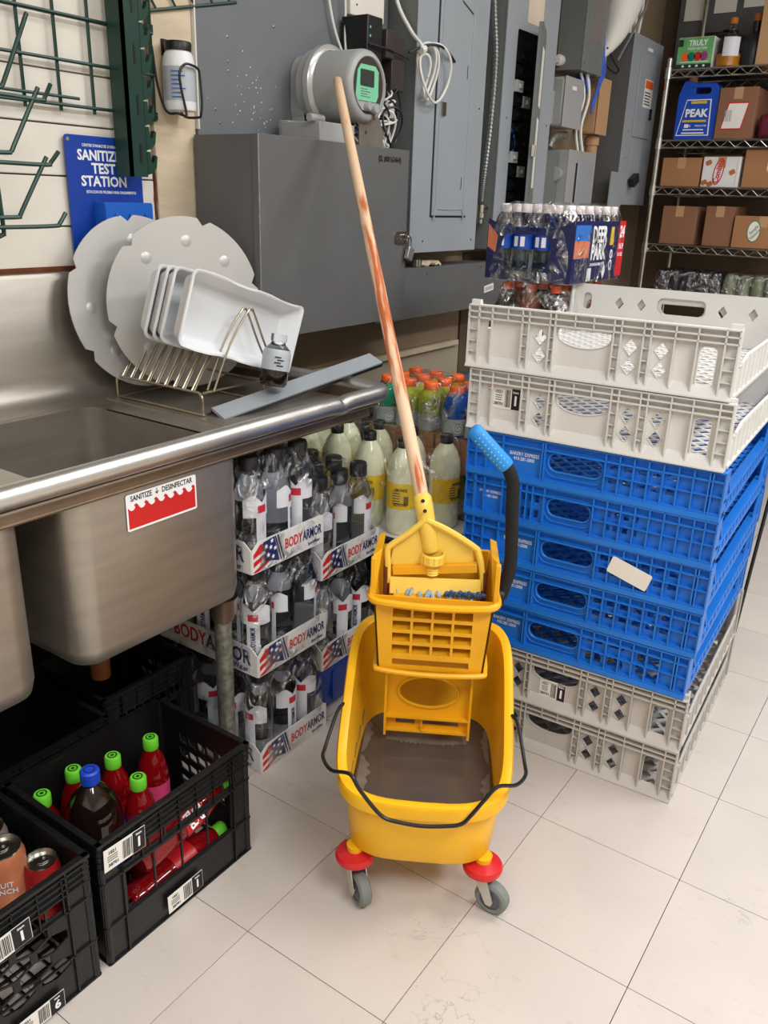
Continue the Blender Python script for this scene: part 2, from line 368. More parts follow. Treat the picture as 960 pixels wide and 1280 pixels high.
# ================================================================ GRIDWALL
t = thing('wire_grid_panel', 'dark green wire grid panel fixed to the cream wall above the sink', 'grid panel', (-1.165, 0, 1.435))
X = -1.165
for i, y in enumerate([.335, .25, .165, .08, -.005, -.09, -.175, -.26]):
    P('upright_wire', MB().tube([(X, y, 1.425), (X, y, 2.3)], .0038 if i else .0046, 6), GREEN, t, w=True)
for z in (1.437, 1.523, 1.609, 1.695, 1.781, 1.867, 1.953):
    P('cross_wire', MB().tube([(X+.006, -.5, z), (X+.006, .337, z)], .0038, 6), GREEN, t, w=True)
P('bottom_wire', MB().tube([(X+.01, -.5, 1.455), (X+.01, .12, 1.452)], .0035, 6), GREEN, t, w=True)
for z, y in ((1.62, .25), (1.62, .335), (1.437, .335)):
    P('wall_clip', MB().box((-1.180, y-.008, z-.008), (-1.162, y+.008, z+.008)), GREEN, t, w=True)
t = thing('notched_upright', 'dark green notched shelf upright with saw-tooth edge over the blue sign', 'shelf upright', (-1.10, .27, 1.30))
g = MB().box((-1.115, .210, 1.30), (-1.105, .254, 2.3)).box((-1.16, .210, 1.30), (-1.105, .214, 2.3))
P('flat_strip', g, GREEN, t, w=True)
for k in range(18):
    z = 1.305+k*.052
    pr = [(0, 0), (.014, .004), (.026, .016), (.030, .040), (.025, .043), (.020, .028), (.012, .024), (.010, .05), (0, .05)]
    m = frame((-1.116, .254, z), (0, 1, 0), (0, 0, 1))
    P('tooth', MB().plate(m, pr, [], .012), GREEN, t, w=True)
for k in range(9): P('slot', MB().box((-1.1045, .234, 1.33+k*.1), (-1.1038, .240, 1.37+k*.1)), BLACKP, t, w=True)
t = thing('green_wire_shelf', 'edge of a dark green wire shelf at the top of the cream wall', 'wire shelf', (-1.15, .4, 1.655))
g = MB().tube([(-1.165, .32, 1.652), (-1.165, .62, 1.722)], .004, 6).tube([(-1.165, .35, 1.70), (-1.165, .62, 1.76)], .003, 6)
P('front_wire', g, GREEN, t, w=True)
for a in range(5): P('rung', MB().tube([(-1.165, .36+a*.06, 1.66+a*.014), (-1.165, .33+a*.06, 1.70+a*.014)], .0028, 6), GREEN, t, w=True)
hk = [('green prong hook arm crossing high over the wire grid near the left edge', [(-1.0, -.30, 1.439), (-1.0, -.172, 1.437), (-1.0, -.160, 1.440), (-1.0, -.150, 1.455), (-1.0, -.093, 1.566)], 0),
      ('long green prong hook with its steep arm just below the wire grid', [(-1.0, -.30, 1.325), (-1.0, -.170, 1.328), (-1.0, -.155, 1.331), (-1.0, -.147, 1.343), (-1.0, -.085, 1.445)], 0),
      ('green prong hook with a slanted arm left of the blue sign', [(-1.0, -.30, 1.214), (-1.0, -.165, 1.215), (-1.0, -.152, 1.219), (-1.0, -.144, 1.231), (-1.0, -.082, 1.325)], 0),
      ('green wire hook arm rising to a short tip at the grid bottom', [(-1.0, -.30, 1.424), (-1.0, -.164, 1.426), (-1.0, -.082, 1.424), (-1.0, -.072, 1.430), (-1.0, -.057, 1.454)], 1),
      ('green wire hook with low arm and small upturned tip mid wall', [(-1.0, -.30, 1.310), (-1.0, -.18, 1.311), (-1.0, -.084, 1.311), (-1.0, -.073, 1.316), (-1.0, -.054, 1.336)], 1),
      ('lowest green wire hook whose short tip ends beside the blue sign', [(-1.0, -.30, 1.197), (-1.0, -.196, 1.197), (-1.0, -.080, 1.199), (-1.0, -.067, 1.204), (-1.0, -.051, 1.224)], 1),
      ('green hanging wire bent back at its foot at the left edge', [(-1.012, -.180, 1.417), (-1.012, -.184, 1.322), (-1.012, -.182, 1.195), (-1.012, -.187, 1.183), (-1.012, -.209, 1.179), (-1.012, -.31, 1.178)], 2)]
for lab, pts, kd in hk:
    t = thing('wire_hook', lab, 'hook', pts[1], 0, 'wire hooks on the green grid')
    P('prong', MB().tube(smooth(pts, 5), .0042, 7), GREEN, t, w=True)
    e = pts[0] if kd < 2 else pts[-1]
    P('wall_arm', MB().tube([e, (-1.17, -.31, e[2])], .0042, 7), GREEN, t, w=True)

# ================================================================ SIGN + BOTTLE
t = thing('test_station_sign', 'blue sanitizer test station sign with a dispenser bin on the cream wall', 'sign', (-1.172, .185, 1.105))
m = frame((-1.172, .185, 1.243), (0, 1, 0), (0, 0, 1))
P('sign_board', MB().plate(m, rrect(.205, .276, .008), [], .004), SIGNB, t, w=True)
g = MB()
mm = m @ Matrix.Translation((0, 0, .0042))
text(g, "CENTRE D'ANALYSE D'ASSAINISSEMENT", .0085, mm @ Matrix.Translation((.005, .118, 0)), xs=.85)
text(g, 'SANITIZER', .030, mm @ Matrix.Translation((-.008, .097, 0)), bold=.03, xs=.92)
text(g, 'TEST', .030, mm @ Matrix.Translation((-.006, .070, 0)), bold=.03)
text(g, 'STATION', .030, mm @ Matrix.Translation((-.006, .043, 0)), bold=.03)
text(g, 'ESTACION DE PRUEBAS PARA SANEAMIENTO', .0085, mm @ Matrix.Translation((.012, .021, 0)), xs=.8)
P('lettering', g, WHITEI, t, w=True)
g = MB(); mb_ = m @ Matrix.Translation((.028, -.062, .004))
g.plate(mb_ @ Matrix.Translation((0, 0, .036)), rrect(.135, .125, .006), [rrect(.034, .05, .016, -.032, -.025)], .004)
for a, b in (((-.0675, -.0625, 0), (-.0635, .0625, .036)), ((.0635, -.0625, 0), (.0675, .0625, .036)), ((-.0635, .0585, 0), (.0635, .0625, .036)), ((-.0635, -.0625, 0), (.0635, -.0585, .036))): g.obox(mb_, a, b)
bn = P('dispenser_bin', g, BINB, t, w=True, bev=.001)
for x in (-.04, .0, .045): P('hinge_knob', MB().lathe([(.0045, 0), (.0045, .005), (0, .006)], n=10, m=mb_ @ Matrix.Translation((x, .035, .04))), BINB, bn, w=True)
P('test_strips', MB().obox(mb_, (-.05, -.055, .006), (-.016, -.01, .03)), PAPER, bn, w=True)
for x, y in ((-.094, .128), (-.094, -.128), (.094, .128), (.094, -.128)):
    P('screw', MB().lathe([(.005, 0), (.004, .002), (0, .0025)], n=10, m=m @ Matrix.Translation((x, y, .004))), CHROME, t, w=True)
t = thing('spray_bottle_white', 'white plastic bottle with black lid in a black wire wall holder', 'bottle', (-1.132, .388, 1.452))
t.name = 'plastic_bottle'
P('bottle_body', MB().lathe([(0, 0), (.036, 0), (.038, .006), (.038, .10), (.034, .118), (.029, .125), (.029, .13)], n=24), WHITEP, t)
P('bottle_lid', MB().lathe([(.031, .126), (.032, .142), (.030, .146), (0, .146)], n=24), BLACKP, t)
lb = P('bottle_label', MB().lathe([(.0385, .02), (.0385, .092)], n=20, a0=-1.9, a1=.9), LBGR, t)
g = MB()
m = frame((.0276, -.028, .05), (.70, .72, 0), (0, 0, 1))
for k in range(7): g.obox(m @ Matrix.Translation((0, .03-k*.009, .0)), (-.017, 0, 0), (.010+.006*math.sin(k*2), .002, .001))
P('print', g, BLUEI, lb)
t = thing('wire_bottle_holder', 'black wire holder looped round the white bottle on the wooden board', 'holder', (-1.17, .40, 1.445))
g = MB()
g.tube(smooth([(a, b-.031, c) for a, b, c in [(-1.168, .372, 1.585), (-1.150, .368, 1.50), (-1.120, .364, 1.446), (-1.088, .368, 1.441), (-1.088, .386, 1.439), (-1.092, .400, 1.442), (-1.090, .384, 1.50), (-1.0885, .382, 1.530), (-1.0855, .395, 1.546), (-1.083, .412, 1.547), (-1.0885, .440, 1.541), (-1.089, .445, 1.52), (-1.088, .447, 1.47), (-1.092, .446, 1.446), (-1.105, .450, 1.440), (-1.150, .449, 1.442), (-1.168, .449, 1.46)]], 4), .003, 6)
P('wire_loop', g, BLACKP, t, w=True)
P('wall_plate', MB().box((-1.1715, .372, 1.57), (-1.166, .388, 1.605)), BLACKP, t, w=True)

# ================================================================ SINK
t = thing('compartment_sink', 'stainless steel compartment sink with drainboard along the left wall', 'sink', (-.85, -.3, 0))
YB = -1.45
g = MB()
# deck with bowl openings
def bowl_hole(y0, y1): return rrect(.442, y1-y0-.012, .04, -.838, (y0+y1)/2, 5)
bowls = [(-.385, .022), (-.865, -.458), (-1.345, -.938)]
mz = Matrix.Translation((0, 0, .806))
deck = MB().plate(mz, [(-1.125, YB), (-.59, YB), (-.59, .475), (-1.125, .475)], [bowl_hole(a, b) for a, b in bowls], .004)
P('deck', deck, STEELB, t, w=True)
P('drainboard_step', MB().box((-1.10, .075, .8101), (-.605, .078, .8125)).box((-1.10, .455, .8101), (-.62, .458, .8125)), STEELB, t, w=True)
rp = [(-.578, YB, .838)] + smooth([(-.578, .10, .838), (-.576, .27, .838), (-.5775, .30, .833), (-.578, .34, .838), (-.579, .44, .838), (-.588, .478, .838), (-.612, .492, .838), (-.70, .494, .838), (-1.13, .494, .838)], 5)
P('rolled_rim', MB().tube(rp, .0195, 14), STEEL, t, w=True, ang=60)
g = MB().box((-.603, YB, .784), (-.597, .45, .835)).box((-1.12, .474, .784), (-.612, .480, .835))
g.tube([(-.6005, YB, .785), (-.6005, .45, .785)], .0045, 8)
g.tube([(-.600, .447, .835), (-.604, .468, .835)], .004, 6)
P('apron', g, STEELD, t, w=True)
g = MB().add([(-1.08, YB, .8102), (-1.115, YB, .818), (-1.138, YB, .84), (-1.145, YB, .87), (-1.15, YB, 1.085), (-1.155, YB, 1.093), (-1.18, YB, 1.095),
              (-1.08, .474, .8102), (-1.115, .474, .818), (-1.138, .474, .84), (-1.145, .474, .87), (-1.15, .452, 1.085), (-1.155, .452, 1.093), (-1.18, .452, 1.095)],
             [(i, i+7, i+8, i+1) for i in range(6)])
g.box((-1.180, YB, .8), (-1.153, .45, 1.084))
P('backsplash', g, STEELB, t, w=True, ang=50)
P('wall_gap_strip', MB().box((-1.181, YB, 1.095), (-1.176, .452, 1.105)), RUST, t, w=True)
def bowl(y0, y1):
    out = []; cx, cy = -.832, (y0+y1)/2
    def ring(ix, z, r): return [(x, y, z) for x, y in rrect(.458-2*ix, y1-y0-2*ix, r, cx, cy, 5)]
    R = [ring(0, .808, .045), ring(0, .50, .045), ring(.006, .475, .04), ring(.03, .458, .03)]
    I = [ring(.03, .464, .03), ring(.012, .480, .04), ring(.006, .50, .04), ring(.006, .809, .04)]
    g = MB(); A = R+I; n = len(A[0]); vs = [p for q in A for p in q]; fs = []
    for i in range(len(A)-1):
        if i == 3: continue
        for k in range(n): fs.append((i*n+k, i*n+(k+1) % n, (i+1)*n+(k+1) % n, (i+1)*n+k))
    fs.append(tuple(3*n+k for k in range(n))[::-1]); fs.append(tuple(4*n+k for k in range(n)))
    return g.add(vs, fs)
for i, (a, b) in enumerate(bowls):
    bw = P('bowl', bowl(a, b), STEELB, t, w=True, ang=50, label='right-hand bowl with the red and white sticker' if i == 0 else None)
    P('drain', MB().lathe([(.045, .468), (.042, .466), (0, .465)], (-.85, (a+b)/2, 0), 20), CHROME, bw, w=True)
    if i == 0:
        m = frame((-.6028+.0016, -.1885, .739), (0, 1, 0), (0, 0, 1))
        g = MB().plate(m, rrect(.163, .068, .004), [], .0008); g2 = g
        st = P('sticker', g, WHITEI, bw, w=True)
        # wave of red with breaking crests
        pts = [(-.078, -.030), (.078, -.030)]; top = []
        for k in range(7):
            x = .078-(k)*.0223
            top += [(x, .012), (x-.0045, .0155), (x-.0085, .0125), (x-.006, .0085), (x-.010, .004), (x-.016, .0035), (x-.0205, .008)]
        top = [(max(-.078, x), y) for x, y in top]
        P('wave_print', MB().plate(m @ Matrix.Translation((0, 0, .0008)), pts+top+[(-.078, .010)], [], .0003), REDI, bw, w=True)
        g = MB(); text(g, 'SANITIZE  ↓  DESINFECTAR', .0145, m @ Matrix.Translation((0, .025, .0008)), bold=.012, xs=.80)
        P('lettering', g, INK, bw, w=True)
for x, y in ((-.655, .0), (-1.06, .0), (-.655, -.90), (-1.06, -.90), (-.655, -1.38)):
    lg = P('leg', MB().lathe([(.019, .03), (.019, .42)], (x, y, 0), 16).lathe([(.012, 0), (.017, .004), (.019, .03)], (x, y, 0), 16), GALV, t, w=True)
    P('leg_socket', MB().lathe([(.024, .405), (.026, .41), (.026, .445), (.034, .4595)], (x, y, 0), 18), STEELD, lg, w=True)
P('drain_pipe', MB().lathe([(.028, .36), (.028, .465)], (-.85, -.18, 0), 18).lathe([(.021, .275), (.021, .36)], (-.85, -.18, 0), 16), M('brass_pipe', C(150, 92, 54), .5, .3, var=.2), t, w=True)
P('waste_pipe', MB().tube(smooth([(-.85, -.18, .30), (-.88, -.18, .29), (-1.0, -.18, .288), (-1.18, -.18, .286)], 3), .02, 12), BLACKP, t, w=True)

# ---- things in the sink
def disc(r, n=72):
    out = []
    for k in range(n):
        a = 2*PI*k/n; rr = r
        for q in range(6):
            c = q*PI/3+.25
            d = abs((a-c+PI) % (2*PI)-PI)
            if d < .05: rr = r-.014
            elif d < .075: rr = r-.006
        out.append((rr*math.cos(a), rr*math.sin(a)))
    return out
def make_disc(label, c, nrm, r, spin):
    z = V(nrm).normalized(); x = V(0, 1, 0); x = (x-z*x.dot(z)).normalized(); y = z.cross(x)
    m = Matrix(((x.x, y.x, z.x, c[0]), (x.y, y.y, z.y, c[1]), (x.z, y.z, z.z, c[2]), (0, 0, 0, 1))) @ Matrix.Rotation(spin, 4, 'Z')
    t = thing('drain_disc', label, 'disc', (c[0], c[1], c[2]-r), 0, 'round aluminium discs in the sink')
    P('plate', MB().plate(m, disc(r), [], .0025), ALU, t, w=True)
    for k in range(9):
        a = k*2*PI/8+.5; R = r*.72 if k < 8 else 0
        if k in (2, 6): R = r*.35
        P('dimple', MB().lathe([(.014, .0024), (.011, .0036), (.006, .005), (0, .0054)], n=16, m=m @ Matrix.Translation((R*math.cos(a), R*math.sin(a), 0))), ALU, t, w=True, ang=80)
make_disc('round notched aluminium disc leaning on the wall, behind the other disc', (-1.095, .205, 1.022), (1, -.05, .15), .197, .3)
make_disc('round notched aluminium disc standing in front, right behind the white trays', (-1.005, .262, 1.022), (1, -.28, .06), .197, 1.0)
# rack
t = thing('wire_dish_rack', 'wire dish rack standing on the drainboard holding white trays', 'dish rack', (-.93, .2, .8105))
Xa, Xb, Ya, Yb, Zr = -1.085, -.80, .105, .30, .862
g = MB(); g0 = g
g.tube(smooth([(Xa, Ya, .8125), (Xa, Ya, .85), (Xa+.008, Ya, .862), (Xa+.02, Ya, .862)], 3)+[(Xb-.02, Ya, .862)]+smooth([(Xb-.01, Ya, .862), (Xb, Ya, .85), (Xb, Ya, .8125)], 3), .003, 7)
P('side_rail', g, BRASSW, t, w=True); g = MB()
g.tube(smooth([(Xa, Yb, .8125), (Xa, Yb, .85), (Xa+.008, Yb, .862), (Xa+.02, Yb, .862)], 3)+[(Xb-.02, Yb, .862)]+smooth([(Xb-.01, Yb, .862), (Xb, Yb, .85), (Xb, Yb, .8125)], 3), .003, 7)
P('side_rail', g, BRASSW, t, w=True)
g = MB().tube([(Xa, Ya, .8135), (Xb, Ya, .8135), (Xb, Yb, .8135), (Xa, Yb, .8135)], .003, 7, closed=True)
P('foot_rail', g, BRASSW, t, w=True)
P('cross_rail', MB().tube([(Xb, Ya, .862), (Xb, Yb, .862)], .003, 7).tube([(Xa, Ya, .862), (Xa, Yb, .862)], .003, 7), BRASSW, t, w=True)
for k in range(9):
    x = Xa+.02+k*.029
    P('divider', MB().tube([(x, Ya, .862), (x, Ya+.055, .935), (x+.004, Ya+.062, .945), (x+.008, Ya+.055, .935), (x+.008, Ya, .862)], .0023, 6), BRASSW, t, w=True)
for x in (-.815, -.795):
    P('end_arch', MB().tube(smooth([(x, Ya+.03, .862), (x, .19, .96), (x, .245, 1.022), (x, .258, 1.028), (x, .268, 1.020), (x, .30, .95), (x, .345, .868)], 4), .0026, 7), BRASSW, t, w=True)
# trays : local XY plane = opening plane, Z = outward
def tray_geo(L=.385, H=.165, D=.045):
    g = MB()
    def loop(l, h, z, r=.014, wv=0):
        return [(x, y+wv*math.sin(x*40)*(1 if y > 0 else -1), z) for x, y in rrect2(l, h, r)]
    def rrect2(l, h, r):
        c = [(l/2-r, -h/2+r, -PI/2), (l/2-r, h/2-r, 0), (-l/2+r, h/2-r, PI/2), (-l/2+r, -h/2+r, PI)]; o = []
        for i, (x, y, a) in enumerate(c):
            for k in range(5): o.append((x+r*math.cos(a+PI/2*k/4), y+r*math.sin(a+PI/2*k/4)))
            nx, ny, na = c[(i+1) % 4]; p0 = o[-1]; p1 = (nx+r*math.cos(na), ny+r*math.sin(na))
            for k in range(1, 9): o.append((p0[0]+(p1[0]-p0[0])*k/9, p0[1]+(p1[1]-p0[1])*k/9))
        return o
    A = [loop(L-.05, H-.04, -D), loop(L-.04, H-.032, -D+.006), loop(L-.012, H-.012, -.006, wv=.0008), loop(L, H, -.003, wv=.0022), loop(L, H, .001, wv=.0022), loop(L-.010, H-.010, .001, wv=.0018), loop(L-.018, H-.018, -.006, wv=.0008), loop(L-.045, H-.037, -D+.008), loop(L-.055, H-.045, -D+.0025)]
    n = len(A[0]); fs = []
    for i in range(len(A)-1):
        for k in range(n): fs.append((i*n+k, i*n+(k+1) % n, (i+1)*n+(k+1) % n, (i+1)*n+k))
    fs.append(tuple(range(n))[::-1]); fs.append(tuple((len(A)-1)*n+k for k in range(n)))
    return g.add([p for q in A for p in q], fs)
tm = tray_geo().mesh('white_tray', ang=60); tm.materials.append(WHITEP)
labs = ['frontmost white rectangular tray, fully open to view, leaning in the wire rack', 'white rectangular tray directly behind the frontmost tray in the rack', 'white rectangular tray third from the front in the wire rack', 'rearmost white rectangular tray, leftmost in the wire rack']
for k in range(4):
    o = P('serving_tray', tm, WHITEP)
    xo = -.800-(.064, .030, 0, .0)[0]*(0 if k == 0 else 1) - (0, 0, .030, .062)[k]
    R = frame((0, 0, 0), (-.05, .956, -.30), (.06, .30, .956)).to_3x3()
    o.matrix_world = Matrix.Translation((xo, .255-(.008, .0, -.006, -.010)[k], .994)) @ R.to_4x4()
    tagk(o, labs[k], 'tray', 'white trays in the rack')
# inverted jar
t = thing('small_jar', 'small jar with dark contents and white label beside the rack arch', 'jar', (-.745, .285, .862))
RJ = Matrix.Translation((-.742, .268, .862)) @ Matrix.Rotation(-.22, 4, 'X') @ Matrix.Scale(1.22, 4)
P('jar_body', MB().lathe([(0, 0), (.022, 0), (.026, .006), (.026, .03)], n=20, m=RJ), SODAK, t, w=True)
P('jar_label', MB().lathe([(.0262, .03), (.0264, .06), (.024, .068)], n=20, m=RJ), LBGR, t, w=True)
P('jar_neck', MB().lathe([(.024, .068), (.014, .078), (.013, .082), (.015, .084), (.015, .096), (0, .096)], n=20, m=RJ), CLEAR, t, w=True)
g = MB()
mj = RJ @ frame((.021, -.0165, .045), (.62, .78, 0), (0, 0, 1))
for k in range(4): g.obox(mj @ Matrix.Translation((-.008+.005*(k % 2), .008-k*.005, 0)), (0, 0, 0), (.012, .002, .0008))
P('print', g, INK, t, w=True)
t = thing('flat_grey_bar', 'flat grey bar lying slanted from the drainboard across the sink rim', 'bar', (-.76, .14, .812))
g = MB(); a = V(-.775, .125, .816); b = V(-.690, .60, .888); d = (b-a).normalized(); n_ = V(.35, -.05, 1); n_ = (n_-d*n_.dot(d)).normalized(); s_ = d.cross(n_)
m = Matrix(((d.x, s_.x, n_.x, a.x), (d.y, s_.y, n_.y, a.y), (d.z, s_.z, n_.z, a.z), (0, 0, 0, 1)))
P('bar_body', g.obox(m, (0, -.024, -.004), ((b-a).length, .024, .004)), GREYP, t, w=True, bev=.001)
P('rubber_edge', MB().obox(m, (0, .022, -.009), ((b-a).length, .0255, -.001)).obox(m, (0, -.0255, -.008), ((b-a).length, -.022, -.001)), BLACKP, t, w=True)
# ================================================================ ELECTRICAL WALL
SCREW = MB().lathe([(.0042, 0), (.0038, .0012), (0, .002)], n=8).mesh('screw'); SCREW.materials.append(CHROME)
def screws(t, pts, ax='x'):
    """pts in world; heads face +X"""
    for p in pts:
        o = P('screw', SCREW, CHROME, t); o.location = V(p)-V(t.location); o.rotation_euler = (0, PI/2, 0)
t = thing('painted_backboard', 'large grey painted backing board with screws behind the meter', 'board', (-1.18, .86, .95))
P('board', MB().box((-1.18, .4735, .93), (-1.166, 1.29, 2.6)), GREYB, t, w=True, bev=.001)
P('edge_strip', MB().box((-1.178, .4725, 1.42), (-1.162, .4765, 2.6)), WHITEC, t, w=True)
screws(t, [(-1.166, .585+i*.0, z) for i, z in enumerate((1.64, 1.585, 1.563))]+[(-1.166, .55, 1.44), (-1.166, .76, 1.69), (-1.166, .535, 1.47)])
spl = MB(); rr = random.Random(3)
for k in range(46):
    y = rr.gauss(.69, .05); z = rr.gauss(1.50, .05)
    if z > 1.43 and y < .85: s = rr.uniform(.0005, .0014); spl.box((-1.1665, y-s, z-s), (-1.1655, y+s, z+s*rr.uniform(1, 2)))
P('paint_splatter', spl, WHITEI, t, w=True, kind='stuff')
# big cabinet
BX, B0, B1, BZ0, BZ1 = -.945, .4555, 1.105, .922, 1.406
t = thing('transformer_cabinet', 'dark grey steel cabinet box under the round meter with writing on it', 'cabinet', (-1.05, .78, BZ0))
P('cabinet_body', MB().box((-1.164, B0, BZ0), (BX-.004, B1, BZ1)), GREYC, t, w=True, bev=.002)
P('front_cover', MB().box((BX-.004, B0-.001, BZ0-.001), (BX, B1+.001, BZ1+.001)).box((BX-.02, B0-.003, BZ0), (BX, B0, BZ1)), GREYC, t, w=True, bev=.001)
P('edge_wear', MB().box((BX-.0006, B0-.0022, BZ0), (BX+.0005, B0+.0005, BZ1)), M('worn_edge', C(140, 140, 138), .5, var=.4, sc=40), t, w=True)
g = MB(); text(g, '(SL #00163464)', .021, frame((BX+.0006, 1.005, 1.377), (0, 1, 0), (0, 0, 1)), bold=.02, xs=.85)
P('handwriting', g, INK, t, w=True)
la = P('hasp', MB().plate(frame((BX, 1.075, 1.162), (0, 1, 0), (0, 0, 1)), rrect(.07, .036, .016), [ell(.005, .005, -.02, 0, 10)], .004), CHROME, t, w=True)
P('hasp_staple', MB().tube(smooth([(BX+.004, 1.09, 1.17), (BX+.018, 1.09, 1.165), (BX+.004, 1.09, 1.155)], 4), .003, 6), CHROME, la, w=True)
t = thing('padlock', 'small padlock hanging from the cabinet hasp', 'padlock', (BX+.014, 1.098, 1.10))
P('lock_body', MB().obox(Matrix.Translation((BX+.014, 1.108, 1.122)) @ Matrix.Rotation(-.35, 4, 'X'), (-.007, -.015, -.026), (.007, .015, .012)), M('lock_grey', C(176, 178, 178), .3, .7), t, w=True, bev=.002)
P('shackle', MB().tube(smooth([(BX+.014, 1.096, 1.13), (BX+.014, 1.090, 1.158), (BX+.014, 1.100, 1.166), (BX+.014, 1.112, 1.158), (BX+.014, 1.116, 1.135)], 4), .0028, 7), CHROME, t, w=True)
# meter
t = thing('electricity_meter', 'round grey electricity meter with green display on the cabinet top', 'meter', (-1.03, .9, 1.406))
mx = Matrix.Translation((0, .9, 1.556)) @ Matrix.Rotation(PI/2, 4, 'Y')     # local z -> +X
def xl(prof, n=40): return MB().lathe([(r, x) for r, x in prof], n=n, m=mx)
P('socket_plate', MB().plate(frame((-1.165, .91, 1.52), (0, 1, 0), (0, 0, 1)), rrect(.17, .20, .06, 0, .02, 6), [], .045).box((-1.165, .83, 1.408), (-1.12, 1.0, 1.50)), METER, t, w=True, bev=.003)
P('base_ring', xl([(.098, -1.125), (.098, -1.100), (.102, -1.096)]), METER, t, w=True)
P('locking_ring', xl([(.100, -1.098), (.107, -1.094), (.107, -1.078), (.100, -1.072), (.092, -1.070)]), M('ring_grey', C(186, 186, 184), .25, .3), t, w=True)
P('housing', xl([(.091, -1.09), (.090, -.965), (.087, -.955), (.080, -.949), (.072, -.948), (.070, -.952)]), METER, t, w=True)
P('face_glass', MB().plate(frame((-.9535, .9, 1.556), (0, 1, 0), (0, 0, 1)), ell(.071, .071, 0, 0, 36), [], .0015), GLASSK, t, w=True)
fc = frame((-.9515, .9, 1.556), (0, 1, 0), (0, 0, 1))
cp = P('green_face', MB().plate(fc, [(-.058, -.026), (-.050, .034), (-.036, .050), (.030, .050), (.045, .038), (.045, -.022), (.036, -.038), (-.045, -.038)], [], .002), LCDG, t, w=True)
P('display', MB().plate(fc @ Matrix.Translation((-.008, .018, .002)), rrect(.062, .040, .003), [], .0015), LCDD, cp, w=True)
g = MB()
for k in range(4): g.obox(fc @ Matrix.Translation((-.035, -.010-k*.006, .0021)), (0, 0, 0), (.03+.012*(k % 2), .0016, .0006))
P('print', g, GREYC, cp, w=True)
P('bezel', MB().plate(fc, [(-.060, -.028), (-.052, -.044), (-.03, -.062), (.03, -.062), (.05, -.045), (.045, -.040), (-.048, -.040), (-.056, -.026)], [], .004), METER, t, w=True)
for y, z in ((-.012, -.052), (.020, -.056)): P('reset_knob', MB().lathe([(.0115, 0), (.0115, .012), (.009, .016), (0, .016)], n=16, m=fc @ Matrix.Translation((y, z, .002))), METER, t, w=True)
P('seal_tab', MB().obox(fc, (.014, -.082, .0), (.028, -.058, .006)), CHROME, t, w=True)
g = MB().box((-1.10, .71, 1.407), (-.965, .86, 1.455)).box((-1.135, .74, 1.407), (-1.10, .90, 1.462))
P('meter_box', g, METER, t, w=True, bev=.003)
P('box_hinge', MB().tube([(-.985, .69, 1.462), (-.985, .745, 1.462)], .010, 12), METER, t, w=True)
P('side_bracket', MB().plate(frame((-.975, .89, 1.407), (0, 1, 0), (0, 0, 1)), [(0, 0), (.115, 0), (.115, .040), (.092, .078), (.03, .082), (.0, .075)], [ell(.005, .005, .03, .035, 10)], .004), M('raw_steel', C(156, 148, 138), .35, .6, var=.2), t, w=True)

# routers
t = thing('router', 'black network router standing upright on the wall behind the meter', 'router', (-1.09, 1.08, 1.60))
P('router_case', MB().box((-1.155, 1.04, 1.60), (-1.06, 1.115, 1.76)), BLACKP, t, w=True, bev=.004)
for k in range(4): P('indicator', MB().box((-1.0597, 1.05, 1.66+k*.022), (-1.059, 1.056, 1.666+k*.022)), LCDG, t, w=True)
t = thing('network_switch', 'brownish black adapter box strapped beside the router', 'box', (-1.09, 1.17, 1.58))
P('case', MB().box((-1.15, 1.122, 1.66), (-1.05, 1.165, 1.735)).box((-1.15, 1.167, 1.58), (-1.06, 1.235, 1.73)), M('brown_black_plastic', C(58, 50, 50), .4, var=.15), t, w=True, bev=.003)
P('cable_tie', MB().tube([(-1.055, 1.04, 1.685), (-1.045, 1.13, 1.682), (-1.05, 1.24, 1.672)], .003, 5), INK, t, w=True)
t = thing('junction_plate', 'cream wall plate above the black router', 'wall plate', (-1.17, 1.15, 1.78))
P('plate', MB().box((-1.166, 1.07, 1.77), (-1.145, 1.24, 1.95)), CREAM, t, w=True, bev=.003)
screws(t, [(-1.145, 1.10, 1.80)])
# cables
def cable(label, pts, r=.004, mat=WHITEC, cat='cable', group=None, name='cable', n=6, closed=False, k=6):
    t = thing(name, label, cat, pts[0], 0, group)
    P('cable_run', MB().tube(smooth(pts, k, closed), r, n, closed), mat, t, w=True); return t
cable('thin white cable hanging straight down left of the black router', [(-1.15, .93, 1.95), (-1.15, .99, 1.75), (-1.14, 1.03, 1.66), (-1.12, 1.04, 1.60)], .004)
cable('white cable running along the left edge of the black router', [(-1.15, 1.03, 1.95), (-1.145, 1.045, 1.8), (-1.14, 1.04, 1.7), (-1.12, 1.03, 1.60)], .0035)
cable('thick white cable coming down from above into the coiled loop', [(-1.14, 1.26, 2.0), (-1.13, 1.28, 1.85), (-1.08, 1.29, 1.76), (-1.04, 1.29, 1.72), (-1.03, 1.295, 1.70)], .006)
loop = []
def oval(cy, cz, ry, rz, x, ph=0, n=18): return [(x+.01*math.sin(a*2), cy+ry*math.cos(a), cz+rz*math.sin(a)) for a in [2*PI*i/n+ph for i in range(n)]]
t = thing('coiled_white_cable', 'white cable coiled in loops hanging in front of the tall grey panel', 'cable', (-1.02, 1.35, 1.62))
for i, (cy, cz, ry, rz, x) in enumerate([(1.375, 1.648, .088, .083, -1.035), (1.345, 1.650, .055, .080, -1.045), (1.335, 1.655, .043, .072, -1.042), (1.318, 1.635, .022, .060, -1.04)]):
    P('loop', MB().tube(smooth(oval(cy, cz, ry, rz, x), 4, True), .0042, 7, closed=True), WHITEC, t, w=True)
P('tape', MB().tube([(-1.035, 1.285, 1.70), (-1.035, 1.305, 1.708)], .011, 8), WHITEC, t, w=True)
